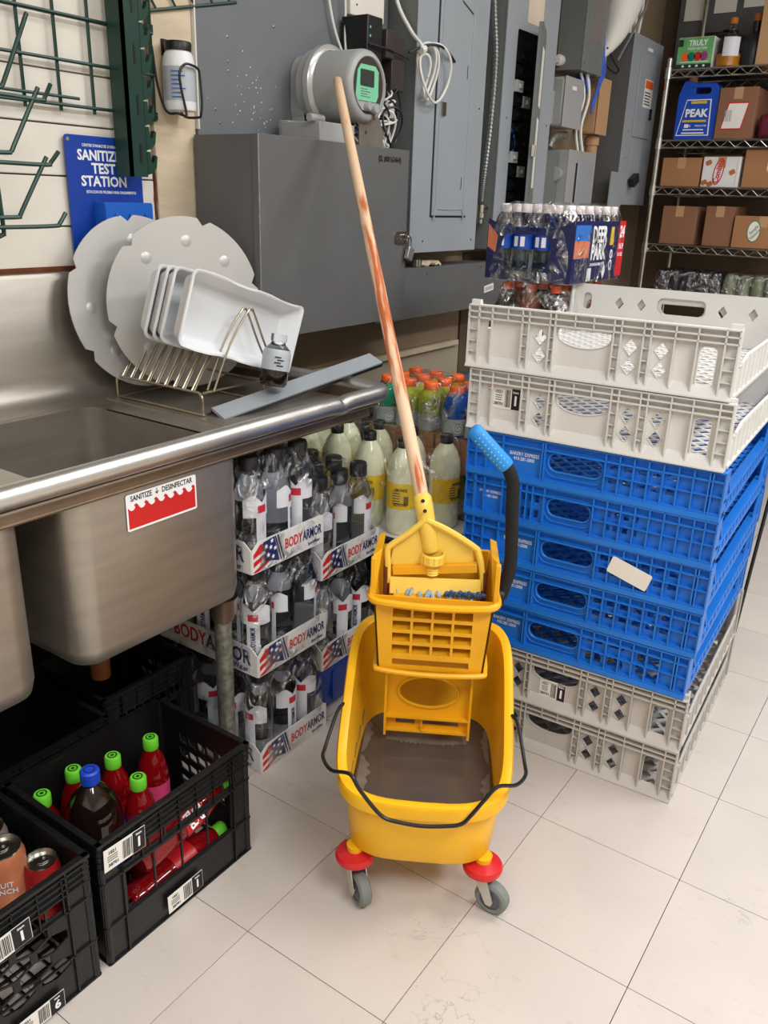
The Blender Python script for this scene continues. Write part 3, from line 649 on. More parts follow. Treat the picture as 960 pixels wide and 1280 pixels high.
cable('black cable arching from the white coil across the grey panel', [(-1.05, 1.24, 1.69), (-1.03, 1.33, 1.722), (-1.03, 1.42, 1.722), (-1.05, 1.515, 1.70)], .0042, BLACKP)
t = thing('cable_tangle', 'tangle of white and black cables hanging behind the meter', 'cables', (-1.08, 1.13, 1.41))
rr = random.Random(11)
for k in range(13):
    y0 = rr.uniform(1.09, 1.19); pts = [(-1.13+rr.uniform(0, .03), y0, 1.60)]
    for q in range(5): pts.append((-1.10+rr.uniform(-.03, .06), rr.uniform(1.04, 1.21), 1.57-.033*q+rr.uniform(-.02, .02)))
    P('strand', MB().tube(smooth(pts, 5), rr.uniform(.0022, .0036), 6), WHITEC if k % 3 else BLACKP, t, w=True)
for k in range(3):
    P('strand', MB().tube(smooth(oval(1.15-.015*k, 1.475-.01*k, .045-.006*k, .055, -1.04-.01*k), 3, True), .0035, 6, closed=True), WHITEC if k else BLACKP, t, w=True)
P('plug', MB().box((-1.08, 1.15, 1.50), (-1.05, 1.175, 1.54)), WHITEC, t, w=True, bev=.002)
cable('thin black cable curving down the side of the tall grey panel', [(-1.10, 1.20, 1.62), (-1.10, 1.265, 1.58), (-1.10, 1.28, 1.50), (-1.10, 1.24, 1.42)], .003, BLACKP)

# tall panels
def panel(name, label, x0, x1, y0, y1, z0, z1, mat, cat='electrical panel', bev=.003):
    t = thing(name, label, cat, ((x0+x1)/2, (y0+y1)/2, z0))
    P('enclosure', MB().box((x0, y0, z0), (x1-.004, y1, z1)), mat, t, w=True, bev=bev)
    P('front_plate', MB().box((x1-.004, y0-.002, z0-.002), (x1, y1+.002, z1+.002)), mat, t, w=True, bev=.001)
    return t
t = panel('breaker_panel', 'tall grey breaker panel with closed door right of the meter', -1.18, -1.062, 1.306, 1.752, 1.105, 2.5, GREYP)
for o in t.children:
    if o.name.startswith('enclosure'): o.data.materials[0] = GREYP2
d = P('panel_door', MB().box((-1.062, 1.428, 1.222), (-1.055, 1.662, 2.4)), GREYP, t, w=True, bev=.003)
P('door_gap', MB().box((-1.0622, 1.423, 1.217), (-1.0605, 1.667, 2.405)), INK, t, w=True)
P('door_ridge', MB().tube(smooth([(-1.0545, 1.445, 1.9), (-1.0545, 1.445, 1.26), (-1.0545, 1.452, 1.245), (-1.0545, 1.62, 1.245), (-1.0545, 1.636, 1.26), (-1.0545, 1.636, 1.9)], 3), .0028, 6), GREYP, d, w=True)
P('latch', MB().box((-1.056, 1.445, 1.535), (-1.045, 1.453, 1.575)).box((-1.056, 1.458, 1.535), (-1.048, 1.475, 1.575)), CHROME, d, w=True)
P('louvre', MB().box((-1.0555, 1.61, 1.66), (-1.054, 1.613, 1.70)), INK, d, w=True)
P('louvre', MB().box((-1.0555, 1.61, 1.31), (-1.054, 1.613, 1.35)), INK, d, w=True)
P('vent_slot', MB().obox(frame((-1.0545, 1.60, 1.865), (0, 1, -.35), (0, .35, 1)), (-.05, -.002, 0), (.03, .002, .001)), INK, d, w=True)
screws(t, [(-1.062, 1.385, 1.60), (-1.062, 1.385, 1.14), (-1.062, 1.72, 1.58), (-1.062, 1.72, 1.14)])
# flexible conduit
t = thing('flexible_conduit', 'ribbed metal flexible conduit hanging between the two tall panels', 'conduit', (-1.10, 1.86, 1.22))
cp_ = smooth([(-1.10, 1.838, 2.2), (-1.095, 1.838, 1.95), (-1.09, 1.87, 1.76), (-1.09, 1.865, 1.55), (-1.10, 1.86, 1.36), (-1.10, 1.852, 1.27)], 30)
P('ribbed_tube', MB().tube(cp_, [.0105 if i % 2 else .0075 for i in range(len(cp_))], 9), M('conduit_metal', C(170, 172, 172), .35, .8, var=.1), t, w=True, ang=20)
P('connector', MB().lathe([(.011, 1.265), (.016, 1.262), (.016, 1.235), (.019, 1.232), (.019, 1.215), (.012, 1.21), (.012, 1.195)], (-1.10, 1.852, 0), 12), CHROME, t, w=True)
P('connector_screw', MB().lathe([(.006, 0), (.006, .012)], n=8, m=Matrix.Translation((-1.085, 1.852, 1.25)) @ Matrix.Rotation(PI/2, 4, 'Y')), CHROME, t, w=True)
# middle sub panel between
t = panel('recessed_gutter', 'green-grey flat enclosure side behind the ribbed conduit', -1.18, -1.135, 1.76, 1.88, 1.105, 2.5, GREYP2)
# panel 2 with open door
X1 = -1.062
t = thing('open_breaker_panel', 'tall grey breaker panel with its narrow door hanging open', 'electrical panel', (-1.12, 2.1, 1.1))
P('enclosure', MB().box((-1.18, 1.888, 1.10), (X1-.05, 2.318, 2.5)).box((X1-.05, 1.888, 1.10), (X1-.004, 1.892, 2.5)).box((X1-.05, 2.314, 1.10), (X1-.004, 2.318, 2.5)).box((X1-.05, 1.892, 1.10), (X1-.004, 2.314, 1.104)), GREYP2, t, w=True)
P('front_plate', MB().plate(frame((X1-.004, 2.103, 1.8), (0, 1, 0), (0, 0, 1)), rect(.434, 1.404), [rrect(.235, .74, .01, -.01, -.30)], .004), GREYP, t, w=True)
bb = P('breaker_bank', MB().box((X1-.05, 1.99, 1.13), (X1-.03, 2.20, 1.85)), BLACKP, t, w=True)
for k in range(13):
    for c in range(2):
        P('breaker', MB().box((X1-.032, 2.03+c*.07, 1.17+k*.05), (X1-.016, 2.085+c*.07, 1.21+k*.05)).box((X1-.018, 2.05+c*.07, 1.183+k*.05), (X1-.008, 2.066+c*.07, 1.197+k*.05)), BLACKP if (k+c) % 5 else WHITEC, bb, w=True)
P('blue_wire', MB().tube(smooth([(X1-.03, 2.01, 1.55), (X1-.02, 2.04, 1.52), (X1-.02, 2.05, 1.47), (X1-.03, 2.02, 1.45)], 5), .004, 6), BLUEI, bb, w=True)
HY, hx, hy = 2.205, .085, -.215
hn = V(hx, hy, 0).normalized()
md = frame((X1+.002, HY, 1.49), (-hn.x, -hn.y, 0), (0, 0, 1))   # X from free edge to hinge side
Ld = .222
d = P('panel_door', MB().plate(md, [(-Ld, -.375), (0, -.375), (0, .385), (-.03, .40), (-Ld, .40)], [], .004).obox(md, (-Ld, -.375, -.012), (-Ld+.004, .40, .004)), GREYP2, t, w=True, bev=.001)
for a, b in ((.15, .36), (-.14, .12)):
    P('door_label', MB().obox(md, (-.15, a-.02, .004), (-.05, b-.03, .005)), PAPER, d, w=True)
P('latch', MB().obox(md, (-Ld-.01, -.05, .0), (-Ld+.03, -.01, .012)), CHROME, d, w=True)
P('paper_card', MB().box((X1, 2.045, 1.90), (X1+.001, 2.175, 2.15)), M('aged_paper', C(218, 202, 184), .6, var=.08), t, w=True)
screws(t, [(X1, 1.935, 1.57), (X1, 2.285, 1.57), (X1, 2.285, 1.14)])
# gutter trough
t = panel('wire_gutter', 'long grey wiring trough below the tall panels with two small labels', -1.18, -1.06, 1.115, 2.62, .888, 1.052, GREYC, 'wiring trough')
for z, a in ((1.022, 0), (.955, .12)):
    m = frame((-1.0598, 1.885, z), (0, 1, a), (0, -a, 1))
    lb = P('small_plate', MB().plate(m, rect(.075, .026), [], .002), PAPER, t, w=True)
    P('plate_print', MB().plate(m @ Matrix.Translation((0, 0, .002)), rect(.06, .014), [], .0004), LBGR, lb, w=True)
screws(t, [(-1.06, 1.42, 1.03), (-1.06, 1.81, 1.04), (-1.06, 1.40, .90), (-1.06, 1.79, .90)])
t = thing('rag_scrap', 'crumpled pale scrap lying on the trough below the grey panel', 'scrap', (-1.10, 1.45, 1.054))
g = MB(); rr = random.Random(5)
for k in range(7): g.obox(Matrix.Translation((-1.11+rr.uniform(-.02, .03), 1.42+k*.018, 1.063)) @ Matrix.Rotation(rr.uniform(-.7, .7), 4, 'X'), (-.02, -.012, -.003), (.02, .012, .004))
P('scrap', g, WOOD, t, w=True)
P('fitting', MB().lathe([(.018, 1.054), (.018, 1.078), (.012, 1.082), (0, 1.082)], (-1.09, 1.40, 0), 12), CHROME, t, w=True)
# right part
t = panel('upper_grey_box', 'grey square junction box high on the wall behind the open panel door', -1.18, -1.06, 2.58, 2.80, 1.812, 2.5, GREYP2, 'junction box')
P('box_label', MB().box((-1.06, 2.66, 1.93), (-1.0592, 2.77, 2.2)), M('grey_brown_label', C(120, 112, 112), .6), t, w=True)
screws(t, [(-1.06, 2.6, 1.84)])
P('bushing', MB().lathe([(.022, 0), (.022, .02), (.013, .022), (.013, .035), (0, .035)], n=14, m=Matrix.Translation((-1.16, 2.58, 1.85)) @ Matrix.Rotation(PI/2, 4, 'X')), WHITEC, t, w=True)
t = panel('disconnect_switch', 'small rounded light grey switch box right of the open panel door', -1.18, -1.075, 2.47, 2.66, 1.585, 1.775, METER, 'switch box', bev=.012)
P('side_cover', MB().box((-1.17, 2.44, 1.59), (-1.12, 2.47, 1.72)), METER, t, w=True, bev=.003)
P('nameplate', MB().box((-1.0748, 2.54, 1.73), (-1.074, 2.585, 1.745)), PAPER, t, w=True)
cable('short grey conduit elbow under the small switch box', [(-1.12, 2.46, 1.50), (-1.12, 2.48, 1.53), (-1.12, 2.52, 1.55), (-1.12, 2.62, 1.56)], .016, GALV, 'conduit', name='conduit_elbow', n=10)
t = panel('tan_timer_box', 'tan plastic box with rounded corners between wires and right panel', -1.18, -1.08, 2.86, 2.99, 1.585, 1.815, CARD2, 'box', bev=.012)
t = thing('tan_pipe', 'tan vertical pipe running down below the tan box', 'pipe', (-1.13, 2.95, 1.25))
P('pipe', MB().lathe([(.028, 1.25), (.028, 1.58)], (-1.13, 2.95, 0), 14), CARD2, t, w=True)
P('coupling', MB().lathe([(.034, 1.54), (.034, 1.575)], (-1.13, 2.95, 0), 14), CARD2, t, w=True)
t = thing('large_tan_duct', 'wide tan duct column between the upper box and the right panel', 'duct', (-1.15, 2.93, 1.82))
P('duct', MB().box((-1.19, 2.86, 1.83), (-1.14, 3.05, 2.6)), TANL, t, w=True, bev=.004)
t = panel('small_breaker_box', 'small grey breaker box with a narrow door above the water pack', -1.18, -1.085, 2.60, 2.91, 1.14, 1.50, METER, bev=.004)
dd = P('panel_door', MB().box((-1.0855, 2.70, 1.16), (-1.078, 2.87, 1.462)), GREYP, t, w=True, bev=.003)
P('door_gap', MB().box((-1.086, 2.685, 1.16), (-1.0825, 2.70, 1.45)), INK, t, w=True)
P('knockout', MB().lathe([(.024, 0), (.024, .03), (.03, .032), (.03, .042), (0, .045)], n=16, m=Matrix.Translation((-1.13, 2.60, 1.40)) @ Matrix.Rotation(PI/2, 4, 'X')), METER, t, w=True)
t = panel('grey_back_box', 'dark grey flat box behind the open panel door above the water bottles', -1.18, -1.13, 2.40, 2.595, 1.14, 1.49, GREYP2, 'box')
t = panel('right_breaker_panel', 'tall grey panel at the far end of the wall with an orange warning label', -1.18, -1.05, 3.14, 3.56, 1.285, 2.035, GREYP)
for o in t.children:
    if o.name.startswith('enclosure'): o.data.materials[0] = GREYC
dd = P('panel_door', MB().box((-1.05, 3.25, 1.60), (-1.044, 3.49, 1.97)), GREYP, t, w=True, bev=.002)
P('door_recess', MB().box((-1.05, 3.26, 1.40), (-1.046, 3.47, 1.585)), GREYP, t, w=True, bev=.002)
st = P('warning_label', MB().box((-1.044, 3.34, 1.74), (-1.043, 3.46, 1.865)), PAPER, dd, w=True)
P('warning_header', MB().box((-1.0432, 3.345, 1.825), (-1.0424, 3.455, 1.86)), CAPO, dd, w=True)
g = MB()
for k in range(5): g.box((-1.043, 3.35, 1.752+k*.013), (-1.0426, 3.44-.01*(k % 3), 1.757+k*.013))
P('warning_text', g, INK, dd, w=True)
P('nameplate', MB().box((-1.05, 3.34, 1.985), (-1.046, 3.40, 2.0)), PAPER, t, w=True)
P('latch', MB().box((-1.044, 3.45, 1.69), (-1.038, 3.475, 1.74)), INK, dd, w=True)
screws(t, [(-1.05, 3.2, 1.62), (-1.05, 3.2, 1.5)])
t = thing('grey_bracket_plate', 'grey mounting bracket with dark square knob at the foot of the right panel', 'bracket', (-1.03, 3.12, 1.28))
P('plate', MB().plate(frame((-1.045, 3.02, 1.15), (0, 1, 0), (0, 0, 1)), [(0, 0), (.16, 0), (.16, .12), (.22, .20), (.22, .28), (0, .28)], [], .006), GREYP, t, w=True)
P('knob', MB().obox(frame((-1.02, 3.30, 1.40), (0, 1, .5), (0, -.5, 1)), (-.035, -.022, -.02), (.035, .022, .01)), BLACKP, t, w=True, bev=.003)
for i, (y, x) in enumerate([(2.70, -1.10), (2.73, -1.09), (2.755, -1.10), (2.79, -1.12)]):
    cable(['white wire hanging leftmost in the bundle above the small breaker box', 'white wire second from left in the bundle above the small breaker box', 'white wire third from left in the bundle above the small breaker box', 'white wire rightmost in the bundle above the small breaker box'][i],
          [(x, y-.03+.015*i, 1.812), (x+.01, y+.01, 1.72), (x, y-.02, 1.60), (x+.01, y, 1.502)], .0065, WHITEC, group='white wires above the breaker box')
for i in range(4):
    cable(['white wire rising from the right panel, leftmost', 'white wire rising from the right panel, second from the left', 'white wire rising from the right panel, third from the left', 'white wire rising from the right panel, rightmost'][i],
          [(-1.12, 3.20+.05*i, 2.037), (-1.12, 3.17+.07*i, 2.15), (-1.13, 3.10+.10*i, 2.3), (-1.14, 3.12+.1*i, 2.5)], .009, WHITEC, group='white wires above the right panel')
t = thing('blue_cable_bundle', 'bundle of blue network cables hanging right of the upper grey box', 'cables', (-1.06, 2.84, 1.70))
for i in range(5):
    P('strand', MB().tube(smooth([(-1.08, 2.82+.006*i, 1.98), (-1.07, 2.815+.006*i, 1.90), (-1.07+.003*i, 2.81+.008*i, 1.84), (-1.07, 2.80+.006*i, 1.77), (-1.08, 2.78, 1.70-.01*i)], 5), .004, 6), BLUEI, t, w=True)
P('strand', MB().tube(smooth([(-1.06, 2.84, 1.93), (-1.05, 2.92, 1.88), (-1.05, 2.98, 1.86), (-1.05, 2.94, 1.84), (-1.06, 2.84, 1.86)], 5), .004, 6), INK, t, w=True)
t = thing('blue_patch_box', 'small blue box below the upper grey junction box', 'box', (-1.10, 2.75, 1.755))
P('case', MB().box((-1.14, 2.71, 1.745), (-1.10, 2.80, 1.805)), BLUEI, t, w=True, bev=.002)
t = thing('white_bag', 'white sack hanging at the top right of the grey junction box', 'bag', (-1.05, 2.9, 1.93))
P('sack', MB().tube(smooth([(-1.09, 2.845, 1.885), (-1.07, 2.87, 1.94), (-1.06, 2.91, 2.02), (-1.05, 2.95, 2.15), (-1.05, 2.98, 2.3)], 4), [.008, .012, .018, .026, .034, .042, .05, .058, .065, .072, .08, .085, .09, .09, .09, .09, .09], 12), WHITEC, t, w=True)
P('seam_cord', MB().tube([(-1.03, 2.90, 1.885), (-.98, 3.03, 2.1), (-.97, 3.07, 2.25)], .006, 6), GREYC, t, w=True)
cable('pale cable slanting down the wall below the right panel', [(-1.16, 3.45, 1.28), (-1.17, 3.40, 1.15), (-1.18, 3.30, .95), (-1.18, 3.25, .8)], .008, WHITEC)
# ================================================================ BOTTLES AND PACKS
def me_of(mb, name, mat, ang=45):
    m = mb.mesh(name, ang=ang); m.materials.append(mat); return m
def lathe_me(name, prof, mat, n=16, **k): return me_of(MB().lathe(prof, n=n, **k), name, mat)
def bottle_set(body, cap, label, mats, n=14, la=(0, 2*PI)):
    """three shared meshes: body, cap, label"""
    return (lathe_me('bottle', body, mats[0], n), lathe_me('cap', cap, mats[1], n), lathe_me('label', label, mats[2], n, a0=la[0], a1=la[1]) if label else None)
def put_bottle(parent, st, loc, rz=0, tilt=None, names=('bottle', 'cap', 'label')):
    b = P(names[0], st[0], None, parent); b.location = loc; b.rotation_euler = tilt if tilt else (0, 0, rz)
    c = P(names[1], st[1], None, b)
    l = P(names[2], st[2], None, b) if st[2] else None
    return b
def film(L, Wd, lv, seed=0, hole=None, amp=.004, rc=.03):
    """L along X, Wd along Y; lv = [(z, inset)...]; hole = (face '+x' or '-y', halfwidth, z0, z1)"""
    g = MB(); n = 0; rings = []
    for z, ins in lv:
        c = [(L/2-ins, Wd/2-ins)]; pts = []
        for qx, qy, a in ((1, -1, -PI/2), (1, 1, 0), (-1, 1, PI/2), (-1, -1, PI)):
            for k in range(4):
                t = a+PI/2*k/3; pts.append((qx*(L/2-ins-rc)+rc*math.cos(t), qy*(Wd/2-ins-rc)+rc*math.sin(t)))
            nx = {(1, -1): (0, 1), (1, 1): (-1, 0), (-1, 1): (0, -1), (-1, -1): (1, 0)}[(qx, qy)]
            ln = (Wd if nx[0] == 0 else L)-2*ins-2*rc
            p = pts[-1]
            for k in range(1, 12): pts.append((p[0]+nx[0]*ln*k/12, p[1]+nx[1]*ln*k/12))
        rr = []
        for x, y in pts:
            d = noise.noise(V(x*22+seed, y*22, z*16))*amp*(1 if z > lv[0][0]+.01 else 0)
            s = 1+d/max(L, Wd)*2
            rr.append(V(x*s, y*s, z+(noise.noise(V(x*30, y*30, seed+5))*amp*1.5 if z > lv[-1][0]*.9 else 0)))
        rings.append(rr)
    n = len(rings[0]); vs = [p for r in rings for p in r]; fs = []
    for i in range(len(rings)-1):
        for k in range(n):
            q = (i*n+k, i*n+(k+1) % n, (i+1)*n+(k+1) % n, (i+1)*n+k)
            c = sum((vs[a] for a in q), V(0, 0, 0))/4
            if hole:
                f, hw, z0, z1 = hole
                hit = (f == '+x' and c.x > L/2-.035 and (c.y/hw)**2+((c.z-(z0+z1)/2)/((z1-z0)/2))**2 < 1) or (f == '-y' and c.y < -Wd/2+.035 and (c.x/hw)**2+((c.z-(z0+z1)/2)/((z1-z0)/2))**2 < 1)
                if hit: continue
            fs.append(q)
    # puckered top
    b = (len(rings)-1)*n; ctr = len(vs); vs.append(V(0, 0, lv[-1][0]+.004))
    mid = len(vs)
    for k in range(n):
        p = vs[b+k]; vs.append(V(p.x*.5, p.y*.5, lv[-1][0]+noise.noise(V(p.x*40, p.y*40, seed))*amp*2))
    for k in range(n):
        fs.append((b+k, b+(k+1) % n, mid+(k+1) % n, mid+k)); fs.append((mid+k, mid+(k+1) % n, ctr))
    return g.add(vs, fs)
def star(mb, m, cx, cy, r):
    pts = [((r if i % 2 == 0 else r*.42)*math.cos(PI/2+i*PI/5)+cx, (r if i % 2 == 0 else r*.42)*math.sin(PI/2+i*PI/5)+cy) for i in range(10)]
    mb.plate(m, pts, [], .0003)

SP = bottle_set([(0, 0), (.030, 0), (.035, .006), (.036, .02), (.0345, .05), (.0355, .10), (.036, .15), (.034, .170), (.027, .192), (.019, .206), (.018, .218)],
                [(.0215, .211), (.0225, .214), (.0225, .240), (.020, .246), (0, .247)], None, (SPORT, CAPK, LBW), 16)
def sport_label():
    g = MB(); R_ = .0366
    def band(a0, a1, lo, hi, n=8):
        vs = []; fs = []
        for k in range(n+1):
            a = a0+(a1-a0)*k/n; vs += [V(R_*math.cos(a), R_*math.sin(a), lo(a)), V(R_*math.cos(a), R_*math.sin(a), hi(a))]
        for k in range(n): fs.append((2*k, 2*k+2, 2*k+3, 2*k+1))
        g.add(vs, fs)
    band(-1.2, 1.2, lambda a: .118, lambda a: .150+.018*min(1, abs(a)/.5)-.022*max(0, abs(a)-.7), 16)
    band(-.42, .42, lambda a: .045, lambda a: .12, 5)
    return me_of(g, 'label', LBW)
SP = (SP[0], SP[1], sport_label())
BADGE = me_of(MB().lathe([(.0370, .127), (.0370, .144)], n=8, a0=-.32, a1=.32), 'badge', M('badge_red', C(196, 40, 60), .4))
vt = MB(); text(vt, 'BODYARMOR', .016, frame((.0370, 0, .082), (0, 0, 1), (0, -1, 0)), bold=.02, xs=.62); VT = me_of(vt, 'lettering', NAVY)
def sport_pack(label, loc, group='shrink-wrapped sports drink packs under the sink', seed=0, side=True):
    t = thing('sports_drink_pack', label, 'drink pack', loc, 0, group)
    L, Wd, H = .320, .240, .068
    g = MB()
    g.box((-L/2, -Wd/2, .001), (L/2, Wd/2, .004))
    g.plate(frame((L/2, 0, 0), (0, 1, 0), (0, 0, 1)), [(-Wd/2, .001), (Wd/2, .001), (Wd/2, H), (Wd/2-.01, H+.004), (-Wd/2+.022, H+.004), (-Wd/2+.010, H-.004), (-Wd/2, H-.012)], [], .002)
    g.plate(frame((-L/2, 0, 0), (0, -1, 0), (0, 0, 1)), [(-Wd/2, .001), (Wd/2, .001), (Wd/2, H), (-Wd/2, H)], [], .002)
    for s in (-1, 1):
        g.plate(frame((0, s*Wd/2, 0), (-s, 0, 0), (0, 0, 1)), [(-L/2, .001), (L/2, .001), (L/2, H-.012), (L/2-.02, H+.004), (-L/2+.02, H+.004), (-L/2, H-.012)], [], .002)
    tr = P('carton_tray', g, CARDW, t)
    m = frame((L/2+.0022, 0, .036), (0, 1, 0), (0, 0, 1))
    def pc(name, fn, mat):
        q = MB(); fn(q); return P(name, q, mat, tr)
    pc('red_stripes', lambda q: [q.plate(m, pts, [], .0003) for pts in ([(-.116, -.033), (-.10, -.033), (-.048, -.012), (-.052, -.004), (-.116, -.030)], [(-.116, -.020), (-.054, .004), (-.056, .012), (-.116, -.008)], [(-.116, .000), (-.060, .018), (-.062, .026), (-.095, .028), (-.116, .010)])], REDI)
    pc('blue_field', lambda q: [q.plate(m @ Matrix.Translation((0, 0, .0002)), pts, [], .0003) for pts in ([(-.082, -.014), (-.034, -.028), (-.050, .034), (-.086, .030)], [(-.030, -.028), (-.026, -.028), (-.045, .034), (-.049, .034)], [(-.022, -.028), (-.017, -.028), (-.036, .034), (-.041, .034)])], NAVY)
    def stars(q):
        for sx, sy in ((-.055, -.012), (-.07, -.004), (-.062, .012), (-.077, .018), (-.058, .026), (-.048, .006)): star(q, m @ Matrix.Translation((0, 0, .0006)), sx, sy, .0062)
        text(q, 'ULTIMATE', .0085, m @ Matrix.Translation((-.094, .002, .0005)) @ Matrix.Rotation(.3, 4, 'Z'), xs=.7)
    pc('white_stars', stars, WHITEI)
    pc('red_lettering', lambda q: text(q, 'BODY', .033, m @ Matrix.Translation((.014, .002, 0)), bold=.02, xs=.66), REDI)
    pc('blue_lettering', lambda q: (text(q, 'ARMOR', .033, m @ Matrix.Translation((.078, .002, 0)), bold=.02, xs=.78) if False else text(q, 'ARMOR', .033, m @ Matrix.Translation((.079, .002, 0)), bold=.02, xs=.58), text(q, 'SportWater', .011, m @ Matrix.Translation((.085, -.022, 0)), xs=.8)), NAVY)
    m2 = frame((0, -Wd/2-.0022, .036), (1, 0, 0), (0, 0, 1))
    pc('side_red_lettering', lambda q: text(q, 'BODY', .05, m2 @ Matrix.Translation((-.055, .006, 0)), bold=.02, xs=.8), REDI)
    pc('side_blue_lettering', lambda q: (text(q, 'ARMOR', .05, m2 @ Matrix.Translation((.070, .006, 0)), bold=.02, xs=.8), text(q, 'SportWater', .020, m2 @ Matrix.Translation((.090, -.023, 0)), bold=.01, xs=.85)), NAVY)
    rr = random.Random(seed+3)
    for i in range(4):
        for j in range(3):
            b = put_bottle(t, SP, (-L/2+.0405+i*.0795, -Wd/2+.0405+j*.0795, .0045), rr.choice([0, -.6, .5, -1.0, -1.5]))
            if i == 3 or j == 0:
                P('badge', BADGE, None, b)
                if (i+j+seed) % 2 == 0: P('lettering', VT, None, b)
    P('shrink_wrap', film(L+.006, Wd+.006, [(.003, 0), (.07, -.001), (.09, 0), (.11, .001), (.13, .001), (.15, .002), (.17, .004), (.19, .009), (.21, .016), (.23, .022), (.246, .03), (.252, .045)], seed, ('+x', .075, .075, .185)), FILM, t, ang=30)
    return t
pa = [('wrapped sports drink pack on the floor, bottom of the left stack by the sink leg', (-.752, .162, 0)),
      ('wrapped sports drink pack in the middle of the left stack by the sink leg', (-.758, .166, .2535)),
      ('wrapped sports drink pack on top of the left stack under the sink end', (-.765, .162, .507))]
pack0 = None
for k, (lb, lc) in enumerate(pa): sport_pack(lb, lc, seed=k)
pb = [('wrapped sports drink pack in the lower right stack above the blue tub', (-.782, .423, .137)),
      ('wrapped sports drink pack on top of the right stack beside the pale lemonade', (-.785, .423, .3905))]
for k, (lb, lc) in enumerate(pb): sport_pack(lb, lc, seed=k+5)
t = thing('blue_tub', 'glossy dark blue plastic tub on the floor beneath the right drink stack', 'tub', (-.78, .43, 0))
g = MB()
rg = [[(x, y, z) for x, y in rrect(a, b, .03, -.782, .423, 4)] for a, b, z in ((.28, .21, .001), (.30, .225, .02), (.315, .235, .118), (.322, .240, .12), (.322, .240, .135), (.29, .21, .135), (.285, .205, .11), (.26, .19, .012))]
n = len(rg[0]); g.add([p for q in rg for p in q], [(i*n+k, i*n+(k+1) % n, (i+1)*n+(k+1) % n, (i+1)*n+k) for i in range(7) for k in range(n)]+[tuple(range(n))[::-1], tuple(7*n+k for k in range(n))])
P('tub_body', g, M('tub_blue', C(20, 62, 150), .25), t, w=True)
P('tub_rib', MB().box((-.628, .35, .03), (-.622, .36, .115)).box((-.628, .49, .03), (-.622, .50, .115)), M('tub_blue', C(20, 62, 150), .25), t, w=True)

# ---- lemonade
LM = bottle_set([(0, 0), (.036, 0), (.042, .006), (.043, .02), (.0415, .07), (.0415, .13), (.043, .16), (.040, .19), (.030, .215), (.018, .232), (.016, .238)],
                [(.0175, .234), (.018, .236), (.018, .254), (.016, .257), (0, .257)],
                [(.0422, .075), (.0422, .145)], (LEMON, CAPK, LBY), 18, (-2.6, .9))
lt = MB()
for a, s, z in ((-.95, 'LEMONADE', .128), (-.95, 'NUTRITION', .088)):
    text(lt, s, .011, frame((.0427*math.cos(a), .0427*math.sin(a), z), (-math.sin(a), math.cos(a), 0), (0, 0, 1)), xs=.6)
for k in range(5): lt.obox(frame((.0426*math.cos(-1.2), .0426*math.sin(-1.2), .118-k*.007), (.93, .36, 0), (0, 0, 1)), (-.011, 0, 0), (.008+.002*(k % 2), .002, .0006))
bm = frame((.0424*math.cos(-.6), .0424*math.sin(-.6), .10), (-math.sin(-.6), math.cos(-.6), 0), (0, 0, 1))
barcode(lt, bm, .014, .024, 9)
LTX = me_of(lt, 'label_print', INK)
t = thing('lemonade_pack', 'shrink-wrapped pack of pale yellow lemonade bottles with yellow labels', 'drink pack', (-.715, .672, .4315))
g = MB().box((-.255, -.11, 0), (.255, .11, .003)); P('card_base', g, CARDW, t)
for i in range(5):
    for j in range(2):
        b = put_bottle(t, LM, (.115-.11*i+(0.062 if j else 0), -.06+.11*j, .0035), -.15+(.9 if j and i == 0 else 0))
        if i < 2: P('label_print', LTX, None, b)
o = P('shrink_wrap', film(.55, .225, [(.003, .004), (.03, .0), (.06, -.001), (.09, 0), (.12, .0), (.15, .0), (.18, .004), (.20, .010), (.22, .018), (.24, .025), (.254, .035), (.262, .06)], 3, None, .008, .045), FILM2, t, ang=30)
o.location = (-.035, .0, 0)
def crate_case(name, label, a, b, mat=CARDD, cat='box', tape=True):
    t = thing(name, label, cat, ((a[0]+b[0])/2, (a[1]+b[1])/2, a[2]))
    P('carton', MB().box(a, b), mat, t, w=True, bev=.003)
    if tape:
        P('carton_tape', MB().box(((a[0]+b[0])/2-.025, a[1]-.0006, a[2]+.01), ((a[0]+b[0])/2+.025, a[1], b[2]-.005)).box(((a[0]+b[0])/2-.025, a[1], b[2]), ((a[0]+b[0])/2+.025, b[1], b[2]+.0006)), CARD, t, w=True)
    return t

# ---- small sports bottles (round shouldered) on cardboard
def gat(drink, cap):
    return bottle_set([(0, 0), (.030, 0), (.034, .005), (.034, .03), (.032, .034), (.034, .038), (.034, .085), (.033, .09), (.035, .105), (.034, .125), (.028, .142), (.0185, .150), (.018, .152)],
                      [(.0195, .148), (.0205, .150), (.0205, .166), (.018, .169), (0, .169)],
                      [(.0344, .04), (.0344, .084)], (drink, cap, LBGR), 16)
GB, GY, GT = gat(GBLUE, CAPO), gat(GYEL, CAPO), gat(GTEAL, CAPO)
gl = MB(); gm = frame((.0347*math.cos(-.8), .0347*math.sin(-.8), .062), (math.sin(.8), math.cos(.8), 0), (0, 0, 1))
gl.plate(gm, ell(.013, .016, 0, 0, 16), [ell(.0105, .0135, 0, 0, 16)], .0006); text(gl, 'G', .022, gm, bold=.03)
GTX = me_of(gl, 'logo', WHITEI)
